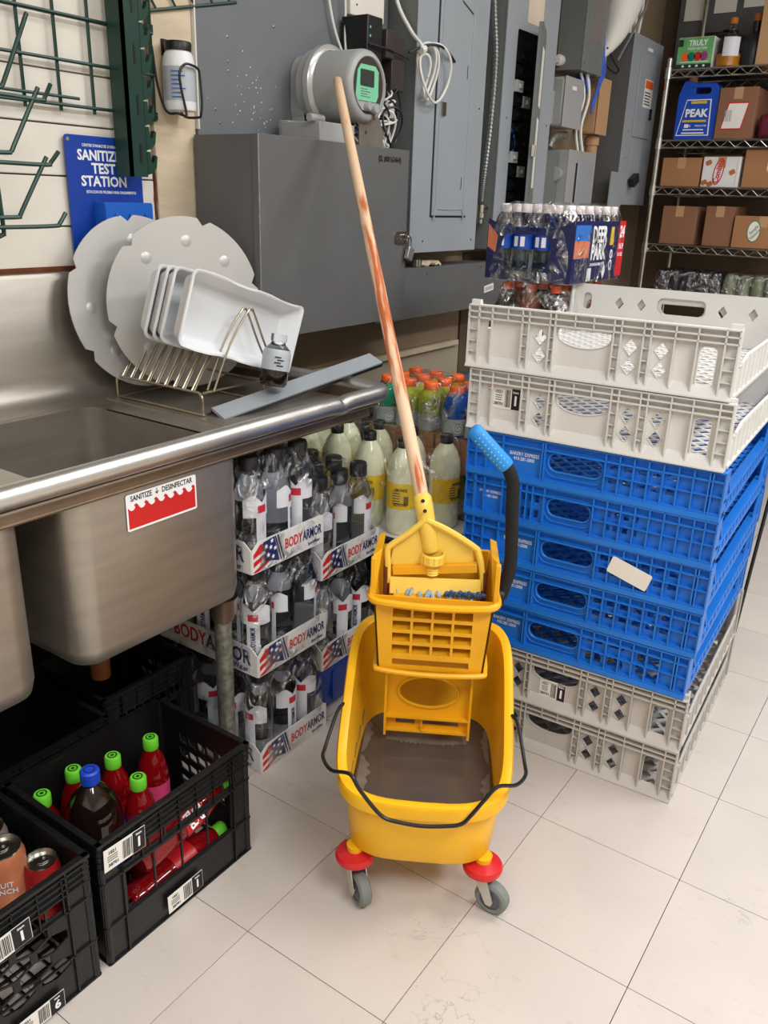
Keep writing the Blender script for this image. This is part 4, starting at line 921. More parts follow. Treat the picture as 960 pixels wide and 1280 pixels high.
def small_pack(label, loc, nx, ny, st, seed, dx=.0712):
    t = thing('sports_bottle_pack', label, 'drink pack', loc, 0)
    L, Wd = nx*dx, ny*dx
    g = MB().box((-L/2, -Wd/2, 0), (L/2, Wd/2, .003))
    H = .04
    for s in (-1, 1): g.box((-L/2, s*Wd/2-.0015, .003), (L/2, s*Wd/2+.0015, H)).box((s*L/2-.0015, -Wd/2, .003), (s*L/2+.0015, Wd/2, H))
    P('card_tray', g, CARD, t)
    for i in range(nx):
        for j in range(ny):
            b = put_bottle(t, st(i, j), (-L/2+dx*(i+.5), -Wd/2+dx*(j+.5), .0035), .2*((i*3+j) % 4))
            if j == 0: P('logo', GTX, None, b)
    P('shrink_wrap', film(L+.004, Wd+.004, [(.004, 0), (.03, 0), (.06, 0), (.09, 0), (.12, .002), (.14, .008), (.155, .014), (.168, .022), (.173, .036)], seed, None, .004, .025), FILM, t, ang=30)
    return t
small_pack('wrapped pack of blue sports drinks with orange caps beside the mop handle', (-.490, .873, .632), 3, 3, lambda i, j: GB, 21)
small_pack('wrapped pack of yellow-green and teal sports drinks with orange caps', (-.714, .873, .632), 3, 3, lambda i, j: GT if i == 0 else GY, 22)
crate_case('drink_carton', 'brown carton under the wrapped blue and green sports drinks', (-.83, .765, .572), (-.375, .995, .6315), CARD, tape=False)
small_pack('lower pack of olive yellow sports drinks below the brown carton', (-.485, .897, .3985), 3, 3, lambda i, j: GY, 23)
small_pack('lower wrapped pack of yellow sports drinks hidden behind the lemonade', (-.721, .897, .3985), 3, 3, lambda i, j: GY, 24)
crate_case('drink_carton', 'lowest brown carton carrying the olive yellow sports drinks', (-.83, .785, .30), (-.375, .995, .398), CARDD)
crate_case('floor_carton', 'dark carton on the floor under the sports drink stacks', (-.83, .785, .001), (-.375, .995, .2995), CARDD)

# dark tote with bottle on top near the wall
t = thing('slate_tote', 'slate grey plastic tote with moulded lid against the left wall', 'tote', (-.83, 1.5, 0))
P('tote_body', MB().box((-1.10, 1.10, .002), (-.62, 1.95, .59)), M('tote_grey', C(74, 84, 92), .4), t, w=True, bev=.01)
P('tote_lid', MB().box((-1.12, 1.08, .592), (-.60, 1.97, .625)), M('tote_grey', C(74, 84, 92), .4), t, w=True, bev=.008)
P('lid_panel', MB().box((-1.06, 1.2, .625), (-.66, 1.85, .632)), M('tote_lid_grey', C(96, 108, 114), .35), t, w=True, bev=.003)
P('lid_handle', MB().box((-.95, 1.45, .632), (-.8, 1.5, .642)), BLACKP, t, w=True, bev=.003)
t = thing('soda_bottle', 'teal bottle with red cap standing on the slate tote lid', 'bottle', (-.80, 1.42, .642))
t.location = (-.745, 1.40, .633); ROOTM[t] = Matrix.Translation(t.location)
P('bottle_body', MB().lathe([(0, 0), (.035, 0), (.04, .006), (.04, .13), (.03, .17), (.016, .20), (.015, .215)], n=18), GTEAL, t)
P('cap', MB().lathe([(.017, .205), (.017, .228), (0, .23)], n=14), REDI, t)

# ---- water pack on soda pack
WB = bottle_set([(0, 0), (.026, 0), (.031, .006), (.0315, .03), (.030, .034), (.0315, .038), (.0315, .07), (.0315, .125), (.030, .14), (.022, .168), (.0125, .182), (.012, .186)],
                [(.0145, .180), (.015, .182), (.015, .199), (.013, .202), (0, .202)],
                [(.0319, .085), (.0319, .125)], (CLEAR, CAPW, BLUEI), 12)
wt = MB(); 
for k in range(2): wt.plate(frame((.0322*math.cos(-PI/2+.3-.6*k), .0322*math.sin(-PI/2+.3-.6*k), .105), (1, .3-.6*k, 0), (0, 0, 1)), rect(.012, .026), [], .0005)
WTX = me_of(wt, 'label_print', WHITEI)
L, Wd = .24, .37
t = thing('water_bottle_pack', 'wrapped pack of clear water bottles with white caps above the grey crates', 'drink pack', (-.502, 1.235, 1.066))
for i in range(4):
    for j in range(6):
        b = put_bottle(t, WB, (-.094+i*.063, -.158+j*.063, .002), 0)
        if j == 0: P('label_print', WTX, None, b)
WN = M('wrap_navy', C(28, 34, 84), .3, var=.1); 
g = MB()
g.plate(frame((0, -.1925, .0), (1, 0, 0), (0, 0, 1)), [(-.128, .005), (.128, .005), (.128, .165), (.06, .135), (-.06, .135), (-.128, .165)], [[(a, b) for a, b in ell(.075, .075, -.01, .082, 20) if b < .134]], .0006)
g.plate(frame((.1285, .0, .0), (0, 1, 0), (0, 0, 1)), [(-.192, .005), (.192, .005), (.192, .165), (-.192, .165)], [], .0006)
nw = P('printed_wrap', g, WN, t)
g = MB().plate(frame((.1292, -.13, .10), (0, 1, 0), (0, 0, 1)), [(-.055, -.03), (.05, -.03), (.05, .012), (-.055, .025)], [], .0004)
P('sunrise_print', MB().plate(frame((-.10, -.1933, .11), (1, 0, 0), (0, 0, 1)), [(-.026, -.02), (.0, -.035), (.005, .01), (-.026, .04)], [], .0004), M('sunrise_orange', C(206, 120, 84), .4), nw)
P('sunrise_print', g, M('sunrise_orange', C(206, 120, 84), .4), nw)
g = MB().plate(frame((.1293, -.13, .135), (0, 1, 0), (0, 0, 1)), [(-.055, -.02), (.05, -.02), (.05, .02), (-.055, .02)], [], .0004)
P('sky_print', g, M('sky_print_blue', C(50, 110, 190), .4), nw)
mW = frame((.1292, 0, 0), (0, 1, 0), (0, 0, 1))
g = MB(); text(g, 'DEER', .060, mW @ Matrix.Translation((-.01, .128, 0)), bold=.03, xs=.75); text(g, 'PARK', .060, mW @ Matrix.Translation((-.01, .082, 0)), bold=.03, xs=.75)
text(g, '100% NATURAL SPRING WATER', .011, mW @ Matrix.Translation((-.01, .05, 0)), xs=.7)
g.plate(mW, rect(.03, .035, -.065, .024), [], .0004); g.plate(mW, [(.028, .03), (.043, .052), (.058, .03), (.043, .008)], [], .0004)
g.plate(mW, ell(.012, .016, .092, .045), [ell(.007, .010, .092, .045)], .0005); g.plate(mW, ell(.010, .013, .092, .075), [ell(.005, .008, .092, .075)], .0005)
P('white_print', g, WHITEI, nw)
P('yellow_figure', MB().plate(mW, [(.072, .10), (.10, .10), (.098, .150), (.076, .150)], [], .0005), GOLDI, nw)
g = MB().plate(mW, rect(.05, .155, .162, .088), [], .0005)
P('red_panel', g, REDI, nw)
g = MB(); text(g, '24', .045, mW @ Matrix.Translation((.162, .135, .0006)), bold=.03, xs=.8); text(g, '16.9', .022, mW @ Matrix.Translation((.162, .095, .0006)), bold=.02); text(g, 'FL OZ', .014, mW @ Matrix.Translation((.162, .072, .0006)))
P('pack_count', g, WHITEI, nw)
P('shrink_wrap', film(.262, .392, [(.002, 0), (.03, 0), (.06, .0), (.09, 0), (.12, 0), (.145, .002), (.165, .006), (.185, .012), (.20, .02), (.207, .045)], 31, ('-y', .082, .02, .15), .006, .03), FILM, t, ang=30)
SO = bottle_set([(0, 0), (.028, 0), (.034, .01), (.035, .03), (.032, .08), (.035, .12), (.034, .16), (.022, .195), (.013, .21)],
                [(.0145, .207), (.015, .209), (.015, .226), (0, .229)], [(.0354, .095), (.0352, .15)], (SODAK, CAPO, INK), 14)
SO2 = (lathe_me('bottle', [(0, 0), (.028, 0), (.034, .01), (.035, .03), (.032, .08), (.035, .12), (.034, .16), (.022, .195), (.013, .21)], SODAO, 14), SO[1], SO[2])
t = thing('soda_pack', 'wrapped pack of amber and dark soda bottles beneath the water pack', 'drink pack', (-.502, 1.235, .832))
for i in range(3):
    for j in range(5):
        put_bottle(t, SO2 if (i+j) % 2 else SO, (-.075+i*.0745, -.15+j*.0745, .002), 0)
P('card_base', MB().box((-.122, -.192, 0), (.122, .192, .0018)), CARD, t)
P('shrink_wrap', film(.242, .385, [(.002, 0), (.06, .0), (.12, 0), (.165, .002), (.19, .010), (.215, .016), (.231, .03)], 33, None, .006, .03), FILM, t, ang=30)
for k, (z0, z1) in enumerate(((.001, .28), (.281, .56), (.561, .831))):
    crate_case('stock_carton', ['lowest brown carton behind the crate stack', 'middle brown carton behind the crate stack', 'brown carton right under the soda pack behind the crates'][k], (-.61, 1.05, z0), (-.368, 1.43, z1), CARDD)
# crate under the lemonade
# ================================================================ MILK CRATES
def hexa(cx, cy, rx, ry): return [(cx+rx*math.cos(PI/2+k*PI/3), cy+ry*math.sin(PI/2+k*PI/3)) for k in range(6)]
def milk_crate(label, loc, style='grid', Lx=.262, Ly=.356, H=.262, rz=0, group='black milk crates under the sink'):
    t = thing('milk_crate', label, 'crate', loc, rz, group)
    def wall(name, o, right, w):
        m = frame(o, right, (0, 0, 1)); g = MB(); holes = []
        if style == 'grid':
            n = 5 if w > .3 else 4; ww = w-.10
            n = 4
            if name == 'front_wall':
                for k in range(n): holes.append(rect(ww/n-.004, .082, -ww/2+(k+.5)*ww/n, .128))
            elif name == 'side_wall':
                for r in range(4):
                    for k in range(5):
                        x = -ww/2+.015+(k+.5)*(ww-.03)/5; z = .09+r*.034; holes.append([(x+.009, z-.006), (x+.013, z+.012), (x-.009, z+.006), (x-.013, z-.012)])
            for k in range(8 if name == 'front_wall' else 0):
                holes.append(rect((ww+.03)/8-.004, .018, -(ww+.03)/2+(k+.5)*(ww+.03)/8, .196))
        else:
            n = 4 if w > .3 else 3; ww = w-.09; rx = ww/n/2*.95
            for r in range(4 if name == 'front_wall' else 0):
                for k in range(n-(r % 2)):
                    holes.append(hexa(-ww/2+(k+.5+.5*(r % 2))*ww/n, .078+r*.0285, rx, .0175))
            for k in range(7): holes.append(rect(ww/7-.004, .022, -ww/2+(k+.5)*ww/7, .197))
        g.plate(m @ Matrix.Translation((0, 0, -.004)), rect(w-.004, H-.004, 0, H/2), holes, .003)
        for zz in (.212, .224, .236, .248): g.obox(m, (-w/2+.002, zz-.0012, -.001), (w/2-.002, zz+.0012, .003))
        g.obox(m, (-w/2, H-.006, -.007), (w/2, H, .004))
        for zz in (.0, .080, .176): g.obox(m, (-w/2+.002, zz, -.001), (w/2-.002, zz+.003, .003))
        for xx in (-w/2+.045, w/2-.045, -w/2+.006, w/2-.006): g.obox(m, (xx-.0015, 0, -.001), (xx+.0015, H-.006, .003))
        k = -w/2+.045
        while k < w/2-.03:
            g.obox(m, (k-.001, .176, -.001), (k+.001, H-.01, .003)); k += .043
        P(name, g, CRATEB, t)
    wall('front_wall', (Lx/2-.003, 0, 0), (0, 1, 0), Ly); wall('back_wall', (-Lx/2+.003, 0, 0), (0, -1, 0), Ly)
    wall('side_wall', (0, -Ly/2+.003, 0), (1, 0, 0), Lx); wall('side_wall', (0, Ly/2-.003, 0), (-1, 0, 0), Lx)
    g = MB()
    for k in range(12): g.box((-Lx/2+.012, -Ly/2+.018+k*(Ly-.036)/11-.002, .004), (Lx/2-.012, -Ly/2+.018+k*(Ly-.036)/11+.002, .009))
    for k in range(8): g.box((-Lx/2+.018+k*(Lx-.036)/7-.002, -Ly/2+.014, .003), (-Lx/2+.018+k*(Lx-.036)/7+.002, Ly/2-.014, .008))
    P('base_grid', g, CRATEB, t)
    for sx in (-1, 1):
        for sy in (-1, 1): P('corner_post', MB().lathe([(.008, .001), (.008, H-.002)], (sx*(Lx/2-.008), sy*(Ly/2-.008), 0), 8), CRATEB, t)
    return t
def tag_sticker(t, o, right, up, w=.075, h=.045, num='1', sd=1, w_=False, name='price_label'):
    m = frame(o, right, up)
    s = P(name, MB().plate(m, rect(w, h), [], .0007), PAPER, t, w=w_)
    P('black_box', MB().plate(m @ Matrix.Translation((0, 0, .0007)), rect(w*.30, h*.96, w*.34, 0), [], .0004), INK, s, w=w_)
    g = MB(); text(g, num, h*.62, m @ Matrix.Translation((w*.34, -h*.08, .0011)), bold=.03); text(g, 'item', h*.16, m @ Matrix.Translation((w*.34, h*.33, .0011)))
    P('number', g, WHITEI, s, w=w_)
    g = MB(); barcode(g, m @ Matrix.Translation((w*.05, 0, 0)), w*.22, h*.8, 12, sd=sd)
    text(g, '1021', h*.2, m @ Matrix.Translation((-w*.30, h*.28, .0008))); text(g, '38701', h*.2, m @ Matrix.Translation((-w*.28, -h*.28, .0008)))
    for k in range(3): g.obox(m @ Matrix.Translation((-w*.3, h*.1-k*h*.1, .0008)), (-w*.12, 0, 0), (w*.12, h*.03, .0003))
    P('print', g, INK, s, w=w_)
    return s
XC = -.574
c1 = milk_crate('black milk crate holding red soda bottles with lime caps under the sink', (XC, -.325, .0005))
tag_sticker(c1, (.1345, -.128, .226), (0, 1, -.04), (0, .04, 1), .085, .044, '1', 1)
tag_sticker(c1, (.1345, -.005, .034), (0, 1, .02), (0, -.02, 1), .085, .040, '1', 2)
c2 = milk_crate('black milk crate with honeycomb openings holding cans at the left edge', (XC, -.697, .0005), 'hex')
tag_sticker(c2, (.1345, .015, .205), (0, 1, .04), (0, -.04, 1), .10, .042, '1', 3)
tag_sticker(c2, (.1345, .060, .024), (0, 1, -.02), (0, .02, 1), .085, .036, '6', 4)
c3 = milk_crate('dark crate with a white label seen behind the mop, under the lemonade pack', (-.60, .668, .168), Lx=.45, Ly=.23)
tag_sticker(c3, (.2285, -.05, .235), (0, 1, 0), (0, 0, 1), .06, .03, '1', 6)
crate_case('floor_carton', 'flat dark carton on the floor beneath the crate of lemonade', (-.825, .553, .001), (-.375, .783, .1675), CARDD)
c4 = milk_crate('empty black milk crate in the shadow behind the bottle crate', (-.86, -.42, .0005), Lx=.262, Ly=.33)
milk_crate('dark crate standing right of the drain pipe under the sink', (-.905, -.105, .0005), Lx=.25, Ly=.25)
# bottles in the crate
RB = bottle_set([(0, 0), (.025, 0), (.031, .008), (.032, .03), (.030, .07), (.032, .11), (.031, .15), (.024, .185), (.013, .208), (.012, .214)],
                [(.0150, .209), (.0155, .211), (.0155, .231), (.0135, .234), (0, .234)], [(.0324, .095), (.0324, .145)], (SODAR, CAPG, M('red_label', C(190, 26, 34), .35, var=.2)), 18)
RBP = (RB[0], RB[1], lathe_me('label', [(.0324, .08), (.0324, .135)], LBP, 18))
sw = MB()
sw.plate(Matrix.Translation((0, 0, .2345)), ell(.0095, .0095, 0, 0, 16), [ell(.007, .007, 0, 0, 16)], .0004).plate(Matrix.Translation((0, 0, .2345)), ell(.0035, .0035, 0, 0, 10), [], .0004)
SWM = me_of(sw, 'cap_print', M('dark_green_ink', C(16, 70, 30), .5))
bt = MB()
for a in (-.55,): text(bt, 'Big', .026, frame((.033*math.cos(a), .033*math.sin(a), .13), (-math.sin(a), math.cos(a), .15), (0, -.1, 1)), bold=.03); text(bt, 'Red', .022, frame((.033*math.cos(a), .033*math.sin(a), .108), (-math.sin(a), math.cos(a), .15), (0, -.1, 1)), bold=.03)
BTM = me_of(bt, 'label_print', WHITEI)
def soda(label, loc, st, tilt=None, bigred=True):
    t = thing('soda_bottle', label, 'bottle', loc, 0, 'soda bottles in the milk crate')
    if tilt: t.rotation_euler = tilt
    b = put_bottle(t, st, (0, 0, 0), names=('bottle_body', 'cap', 'label'))
    P('cap_print', SWM, None, b)
    if bigred: P('label_print', BTM, None, b)
    return t
soda('red soda bottle with pink label and lime cap, furthest right standing in the crate', (-.630, -.235, .010), RBP, bigred=False)
soda('red soda bottle with lime cap standing between the pink-labelled and dark bottles', (-.642, -.318, .010), RB, bigred=False)
soda('red soda bottle with lime cap at the front of the crate beside the dark cola', (-.553, -.330, .010), RB)
soda('red soda bottle with lime cap mostly hidden behind the dark cola', (-.668, -.388, .010), RB, bigred=False)
soda('red soda bottle with lime cap at the left end of the crate', (-.652, -.465, .010), RB, bigred=False)
t = soda('red soda bottle lying on its side at the front right of the crate', (-.482, -.40, .135), RB, tilt=(-1.40, 0, .0))
t = soda('red soda bottle lying low at the front right corner of the crate', (-.488, -.42, .046), RB, tilt=(-1.5, 0, -.02), bigred=False)
t = thing('cola_bottle', 'large dark cola bottle with blue cap and blue label in the crate', 'bottle', (-.585, -.408, .010))
P('bottle_body', MB().lathe([(0, 0), (.040, 0), (.0505, .01), (.052, .05), (.052, .13), (.0525, .165), (.048, .200), (.036, .228), (.020, .246), (.0145, .252), (.0145, .262)], n=28), SODAK, t)
P('label', MB().lathe([(.0528, .085), (.0528, .160)], n=28), LBB, t)
g = MB(); text(g, 'COLA', .024, frame((.0532*math.cos(-.6), .0532*math.sin(-.6), .14), (math.sin(.6), math.cos(.6), 0), (0, 0, 1)), xs=.8)
for k in range(4): g.obox(frame((.0530*math.cos(-.4), .0530*math.sin(-.4), .12-k*.007), (math.sin(.4), math.cos(.4), 0), (0, 0, 1)), (-.014, 0, 0), (.012, .0022, .0007))
P('label_print', g, WHITEI, t)
cp = P('cap', MB().lathe([(.0172, .257), (.0175, .259), (.0175, .280), (.015, .283), (0, .283)], n=20), CAPB, t)
P('cap_print', MB().plate(Matrix.Translation((0, 0, .2832)), ell(.011, .011, 0, 0, 16), [ell(.008, .008, 0, 0, 16)], .0004), NAVY, cp)
# cans
def can(label, loc, mat, h=.12, r=.033, tilt=None):
    t = thing('drink_can', label, 'can', loc, 0, 'cans in the left milk crate')
    if tilt: t.rotation_euler = tilt
    P('can_body', MB().lathe([(0, .002), (r*.75, 0), (r, .008), (r, h-.014), (r*.86, h)], n=24), mat, t)
    P('can_lid', MB().lathe([(r*.86, h), (r*.88, h+.003), (r*.84, h+.003), (r*.80, h-.004), (0, h-.003)], n=24), CHROME, t)
    P('pull_tab', MB().plate(Matrix.Translation((0, 0, h-.002)), ell(.008, .011, 0, .004, 12), [ell(.004, .004, 0, .006, 8)], .001), CHROME, t)
    g = MB(); text(g, 'FRUIT\nPUNCH', .013, frame((r*math.cos(-.6)+.0006, r*math.sin(-.6)-.0006, h*.66), (math.sin(.6), math.cos(.6), 0), (0, 0, 1)), bold=.01)
    P('can_print', g, LBW, t)
    return t
can('tall peach coloured tea can standing at the left edge of the picture', (-.553, -.603, .125), M('can_peach', C(196, 120, 84), .35, .2, var=.3), .15, .036)
can('short red can beside the tall peach can in the left crate', (-.515, -.560, .135), M('can_red', C(170, 34, 34), .35, .2, var=.3), .105, .029)
can('grey topped can half hidden behind the peach can', (-.62, -.590, .12), M('can_grey', C(150, 130, 126), .35, .3, var=.3), .15, .034)
rr = random.Random(4)
for k in range(7):
    can(['orange can lying in the bottom of the left crate', 'red can lying in the bottom of the left crate'][k % 2]+[' near the front corner', ' by the honeycomb wall', ' against the back wall', ' at the far left', ' in the middle', ' beneath the tall can', ' beside the label'][k],
        (-.655+(k % 3)*.075, -.80+(k//3)*.09, .045+.0*k), M('can_orange', C(206, 120, 60), .35, .2, var=.4) if k % 2 == 0 else M('can_red', C(170, 34, 34), .35, .2, var=.3), .07, .031, tilt=(0, 0, k))

# ================================================================ BAKERY TRAYS
WX, DY = .562, .655
def rib(g, m, x0, x1, z0, z1, d=.008): g.obox(m, (x0, z0, -.002), (x1, z1, d))
def lattice(w, d, z, col, t, step=.05):
    g = MB()
    n = int((w+d)/step)
    for k in range(1, n):
        s = k*step*1.0
        for sg in (1, -1):
            # lines x - sg*y = const, clipped
            c = -w/2-d/2+s
            pts = []
            for y in (-d/2, d/2):
                x = c+sg*y if False else sg*(c)+sg*0+ (y if sg > 0 else -y)
                pts.append((x, y))
            (xa, ya), (xb, yb) = pts
            # clip in x
            def cl(xa, ya, xb, yb):
                if xa == xb: return None
                t0, t1 = 0, 1
                for lim, sgn in ((-w/2, 1), (w/2, -1)):
                    fa = sgn*(xa-lim); fb = sgn*(xb-lim)
                    if fa < 0 and fb < 0: return None
                    if fa < 0: t0 = max(t0, fa/(fa-fb))
                    if fb < 0: t1 = min(t1, fa/(fa-fb))
                if t0 >= t1: return None
                return (xa+(xb-xa)*t0, ya+(yb-ya)*t0), (xa+(xb-xa)*t1, ya+(yb-ya)*t1)
            r = cl(xa, ya, xb, yb)
            if r: g.bar((*r[0], z+(.001 if sg > 0 else 0)), (*r[1], z+(.001 if sg > 0 else 0)), .009, .004)
    P('floor_lattice', g, col, t)
def gray_front(H):
    g = MB(); W = WX
    m = Matrix.Identity(4)
    fx = lambda f: -W/2+f*W
    holes = []; zt = H*.80
    def dia(c, z): return [(fx(c)+.0145, z), (fx(c), z+.0175), (fx(c)-.0145, z), (fx(c), z-.0175)][::-1]
    for c in (.295, .635, .745):
        holes += [dia(c, H*.585), dia(c, H*.30)]
    hx0, hx1 = fx(.362), fx(.565); hz = H*.70
    hp = [(hx1, hz+.004), (hx1-.004, hz+.008), (hx0+.004, hz+.008), (hx0, hz+.004), (hx0, hz-.006)]
    for k in range(1, 8):
        a = PI*k/8; hp.append(((hx0+hx1)/2-(hx1-hx0)/2*math.cos(a), hz-.006-.024*math.sin(a)))
    hp.append((hx1, hz-.006)); holes.append(hp[::-1])
    holes.append(rrect(.034, H*.60, .012, fx(.902), H*.42)); holes.append(rect(.013, H*.12, fx(.085), H*.68))
    g.plate(m, rect(W-.002, H-.004, 0, H/2), [h if sum(h[i][0]*h[(i+1) % len(h)][1]-h[(i+1) % len(h)][0]*h[i][1] for i in range(len(h))) > 0 else h[::-1] for h in holes], .003)
    # outline lips round the holes
    for h in holes[:-1]:
        g.tube([(x, y, .004) for x, y in h], .0016, 5, closed=True)
    D = .017
    for z in (H-.0025, H*.885, H*.79): rib(g, m, -W/2, W/2, z-.0015, z+.0015, D)
    for f in (.002, .045, .998, .955): rib(g, m, fx(f)-.0015, fx(f)+.0015, .0, H-.002, D)
    for f in (.10, .225, .252, .335, .355, .575, .602, .682, .708, .79, .865): rib(g, m, fx(f)-.0012, fx(f)+.0012, .012, H*.98, D)
    for f in (.165, .43, .50): rib(g, m, fx(f)-.001, fx(f)+.001, H*.79, H*.98, D)
    for a, b in ((.002, .045), (.955, .998), (.225, .252), (.335, .355), (.575, .602), (.682, .708)):
        for z in (.25, .42, .60): rib(g, m, fx(a), fx(b), H*z-.001, H*z+.001, D*.8)
    g.obox(m, (-W/2, 0, 0), (W/2, .003, D+.004))
    # sloping ledge
    g.add([(-W/2, .003, D+.004), (W/2, .003, D+.004), (W/2, .025, .003), (-W/2, .025, .003), (-W/2, .003, .003), (W/2, .003, .003)], [(0, 1, 2, 3), (0, 3, 4), (1, 5, 2), (0, 4, 5, 1)])
    g.obox(m, (-W/2+.001, H-.002, -.004), (-W/2+.022, H+.008, .006)); g.obox(m, (W/2-.022, H-.002, -.004), (W/2-.001, H+.008, .006))
    return g
def blue_front(H, var):
    g = MB(); W = WX; m = Matrix.Identity(4); fx = lambda f: -W/2+f*W; holes = []; D = .016
    s0, s1 = (.332, .572) if var != 1 else (.345, .545)
    hs = rrect((s1-s0)*W-.012, H*.42, H*.20, fx((s0+s1)/2), H*.56, 5)
    holes.append(hs)
    t0, t1 = (.155, .322) if var != 1 else (.045, .165)
    if var == 1:
        for k in range(5): holes.append(rect(.011, H*.20, fx(.205+k*.026), H*.66)); holes.append(rect(.011, H*.20, fx(.205+k*.026), H*.30))
        for k in range(4): holes.append(rect(.012, H*.13, fx(.60+k*.035), H*.66)); holes.append(rect(.012, H*.13, fx(.60+k*.035), H*.36))
    elif var == 4:
        for f in (.625, .715): holes.append(rrect(.036, H*.12, .004, fx(f), H*.72)); holes.append([(fx(f)+.018, H*.2), (fx(f)+.018, H*.34), (fx(f)+.010, H*.45), (fx(f), H*.49), (fx(f)-.010, H*.45), (fx(f)-.018, H*.34), (fx(f)-.018, H*.2)])
        holes.append(rrect(.052, H*.55, .008, fx(.845), H*.45)); holes.append(rrect(.03, H*.6, .010, fx(.07), H*.45))
    else:
        for k in range(6 if var in (2, 3) else 5):
            for z in (.68, .38): holes.append(rect(.018, H*(.16 if var != 0 else .12), fx(.60+k*.0535), H*z))
    g.plate(m, rect(W-.002, H-.004, 0, H/2), holes, .003)
    g.tube([(x, y, .007) for x, y in hs], .0024, 6, closed=True)
    big = rrect((s1-s0)*W, H*.60, H*.24, fx((s0+s1)/2), H*.53, 5); g.tube([(x, y, .007) for x, y in big], .0016, 5, closed=True)
    for z in (H-.002, H*.80): rib(g, m, -W/2, W/2, z-.0015, z+.0015, D)
    rib(g, m, fx(s1), W/2, H*.50-.001, H*.50+.001, D); rib(g, m, -W/2, fx(t0), H*.50-.001, H*.50+.001, D)
    fr = [.002, .04, .085, t0, t1, s0, s1, .998, .958]
    k = s1+.0535
    while k < .95: fr.append(k); k += .0535
    if var == 1: fr += [.192, .218, .244, .270, .296]
    for f in fr: rib(g, m, fx(f)-.0015, fx(f)+.0015, .010, H, D)
    g.obox(m, (-W/2, 0, 0), (W/2, .012, D+.002)); g.obox(m, (-W/2, .010, 0), (W/2, .016, D-.002))
    return g
def side_gray(H, low=False):
    """profile in (y,z), thickness along normal"""
    d = DY
    top = [(-d/2, 0), (d/2, 0), (d/2, H), (d/2-.025, H), (d/2-.03, H*.56), (d/2-.10, H*.50), (-d/2+.12, H*.52), (-d/2+.05, H*.42), (-d/2+.028, H*.45), (-d/2+.022, H), (-d/2, H)]
    holes = []
    for k in range(11): holes.append(rect(.030, H*.16, -d/2+.075+k*.050, H*.20))
    return top, holes
def tray(label, cx, cy, z, rz, H, blue=False, var=0, group=None, high_back=False):
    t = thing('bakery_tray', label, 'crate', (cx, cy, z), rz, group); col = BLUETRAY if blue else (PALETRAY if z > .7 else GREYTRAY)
    key = ('b%d' % var) if blue else ('p' if z > .7 else 'g')
    if key not in FR:
        g = blue_front(H, var) if blue else gray_front(H); FR[key] = me_of(g, 'front_wall', col)
        g2 = blue_front(H, var if var in (2, 3) else 2) if blue else gray_front(H); FR[key+'k'] = me_of(g2, 'back_wall', col)
    f = P('front_wall', FR[key], None, t); f.matrix_local = frame((0, -DY/2+.003, 0), (1, 0, 0), (0, 0, 1))
    b = P('back_wall', FR[key+'k'], None, t); b.matrix_local = frame((0, DY/2-.003, 0), (-1, 0, 0), (0, 0, 1))
    sk = 'sb' if blue else 's'+key
    if sk not in FR:
        g = MB(); d = DY-.03
        for sgn in (1,):
            m = frame((0, 0, 0), (0, 1, 0), (0, 0, 1))
            if blue:
                g.obox(m, (-d/2, 0, -.003), (d/2, .010, .004)); g.obox(m, (-d/2, H*.30, -.016), (d/2, H*.36, .004))
                for k in range(15):
                    y = -d/2+.03+k*(d-.06)/14
                    g.add([m @ V(y-.012, .008, .003), m @ V(y+.012, .008, .003), m @ V(y, H*.34, .003), m @ V(y-.012, .008, -.022), m @ V(y+.012, .008, -.022), m @ V(y, H*.34, -.004)], [(0, 1, 2), (3, 5, 4), (0, 3, 4, 1), (1, 4, 5, 2), (0, 2, 5, 3)])
                for y in (-d/2+.012, d/2-.012): g.obox(m, (y-.014, 0, -.008), (y+.014, H-.003, .004))
                g.bar(m @ V(-d/2+.02, H*.92, 0), m @ V(-d/2+.07, H*.34, 0), .006, .006); g.bar(m @ V(d/2-.02, H*.92, 0), m @ V(d/2-.07, H*.34, 0), .006, .006)
            else:
                tp, hl = side_gray(H); tp = [(y*(d/DY), z_) for y, z_ in tp]
                g.plate(m @ Matrix.Translation((0, 0, -.003)), tp, hl, .004)
                g.obox(m, (-d/2, 0, -.003), (d/2, .006, .006)); g.tube([m @ V(y, z_, 0) for y, z_ in tp[4:9]], .004, 6)
                for k in range(12): g.obox(m, (-d/2+.045+k*.050, .004, 0), (-d/2+.047+k*.050, H*.48, .005))
        FR[sk] = me_of(g, 'side_wall', col)
    s = P('side_wall', FR[sk], None, t); s.location = (WX/2-.005, 0, 0)
    s = P('side_wall', FR[sk], None, t); s.location = (-WX/2+.005, 0, 0); s.rotation_euler = (0, 0, PI)
    if ('l'+sk) not in FR:
        lattice(WX-.014, DY-.014, .007, col, t, .050 if blue else .046)
        FR['l'+sk] = t.children[-1].data if False else [c for c in t.children if c.name.startswith('floor_lattice')][0].data
    else: P('floor_lattice', FR['l'+sk], None, t)
    return t
FR = {}
ang = .052; ux = V(math.cos(ang), math.sin(ang), 0); uy = V(-math.sin(ang), math.cos(ang), 0)
F0 = V(.213, .537, 0)
zs = [0.0005, .1355, .271, .3755, .480, .5825, .6855, .790, .928]
dx = [.002, .002, -.006, -.001, .002, -.001, -.004, -.008, -.022]
lbG = ['grey bakery tray on the floor at the bottom of the crate stack', 'grey bakery tray second from the bottom with a white barcode label by its handle']
lbB = ['lowest blue bakery tray, with arched openings at its right', 'second lowest blue bakery tray of the stack', 'middle blue bakery tray with a white card stuck on its front', 'second highest blue bakery tray, slatted both sides of its slot', 'top blue bakery tray directly under the pale grey trays']
lbT = ['pale grey bakery tray under the topmost one with a price label at its left', 'topmost pale grey bakery tray, its tall rear wall visible inside']
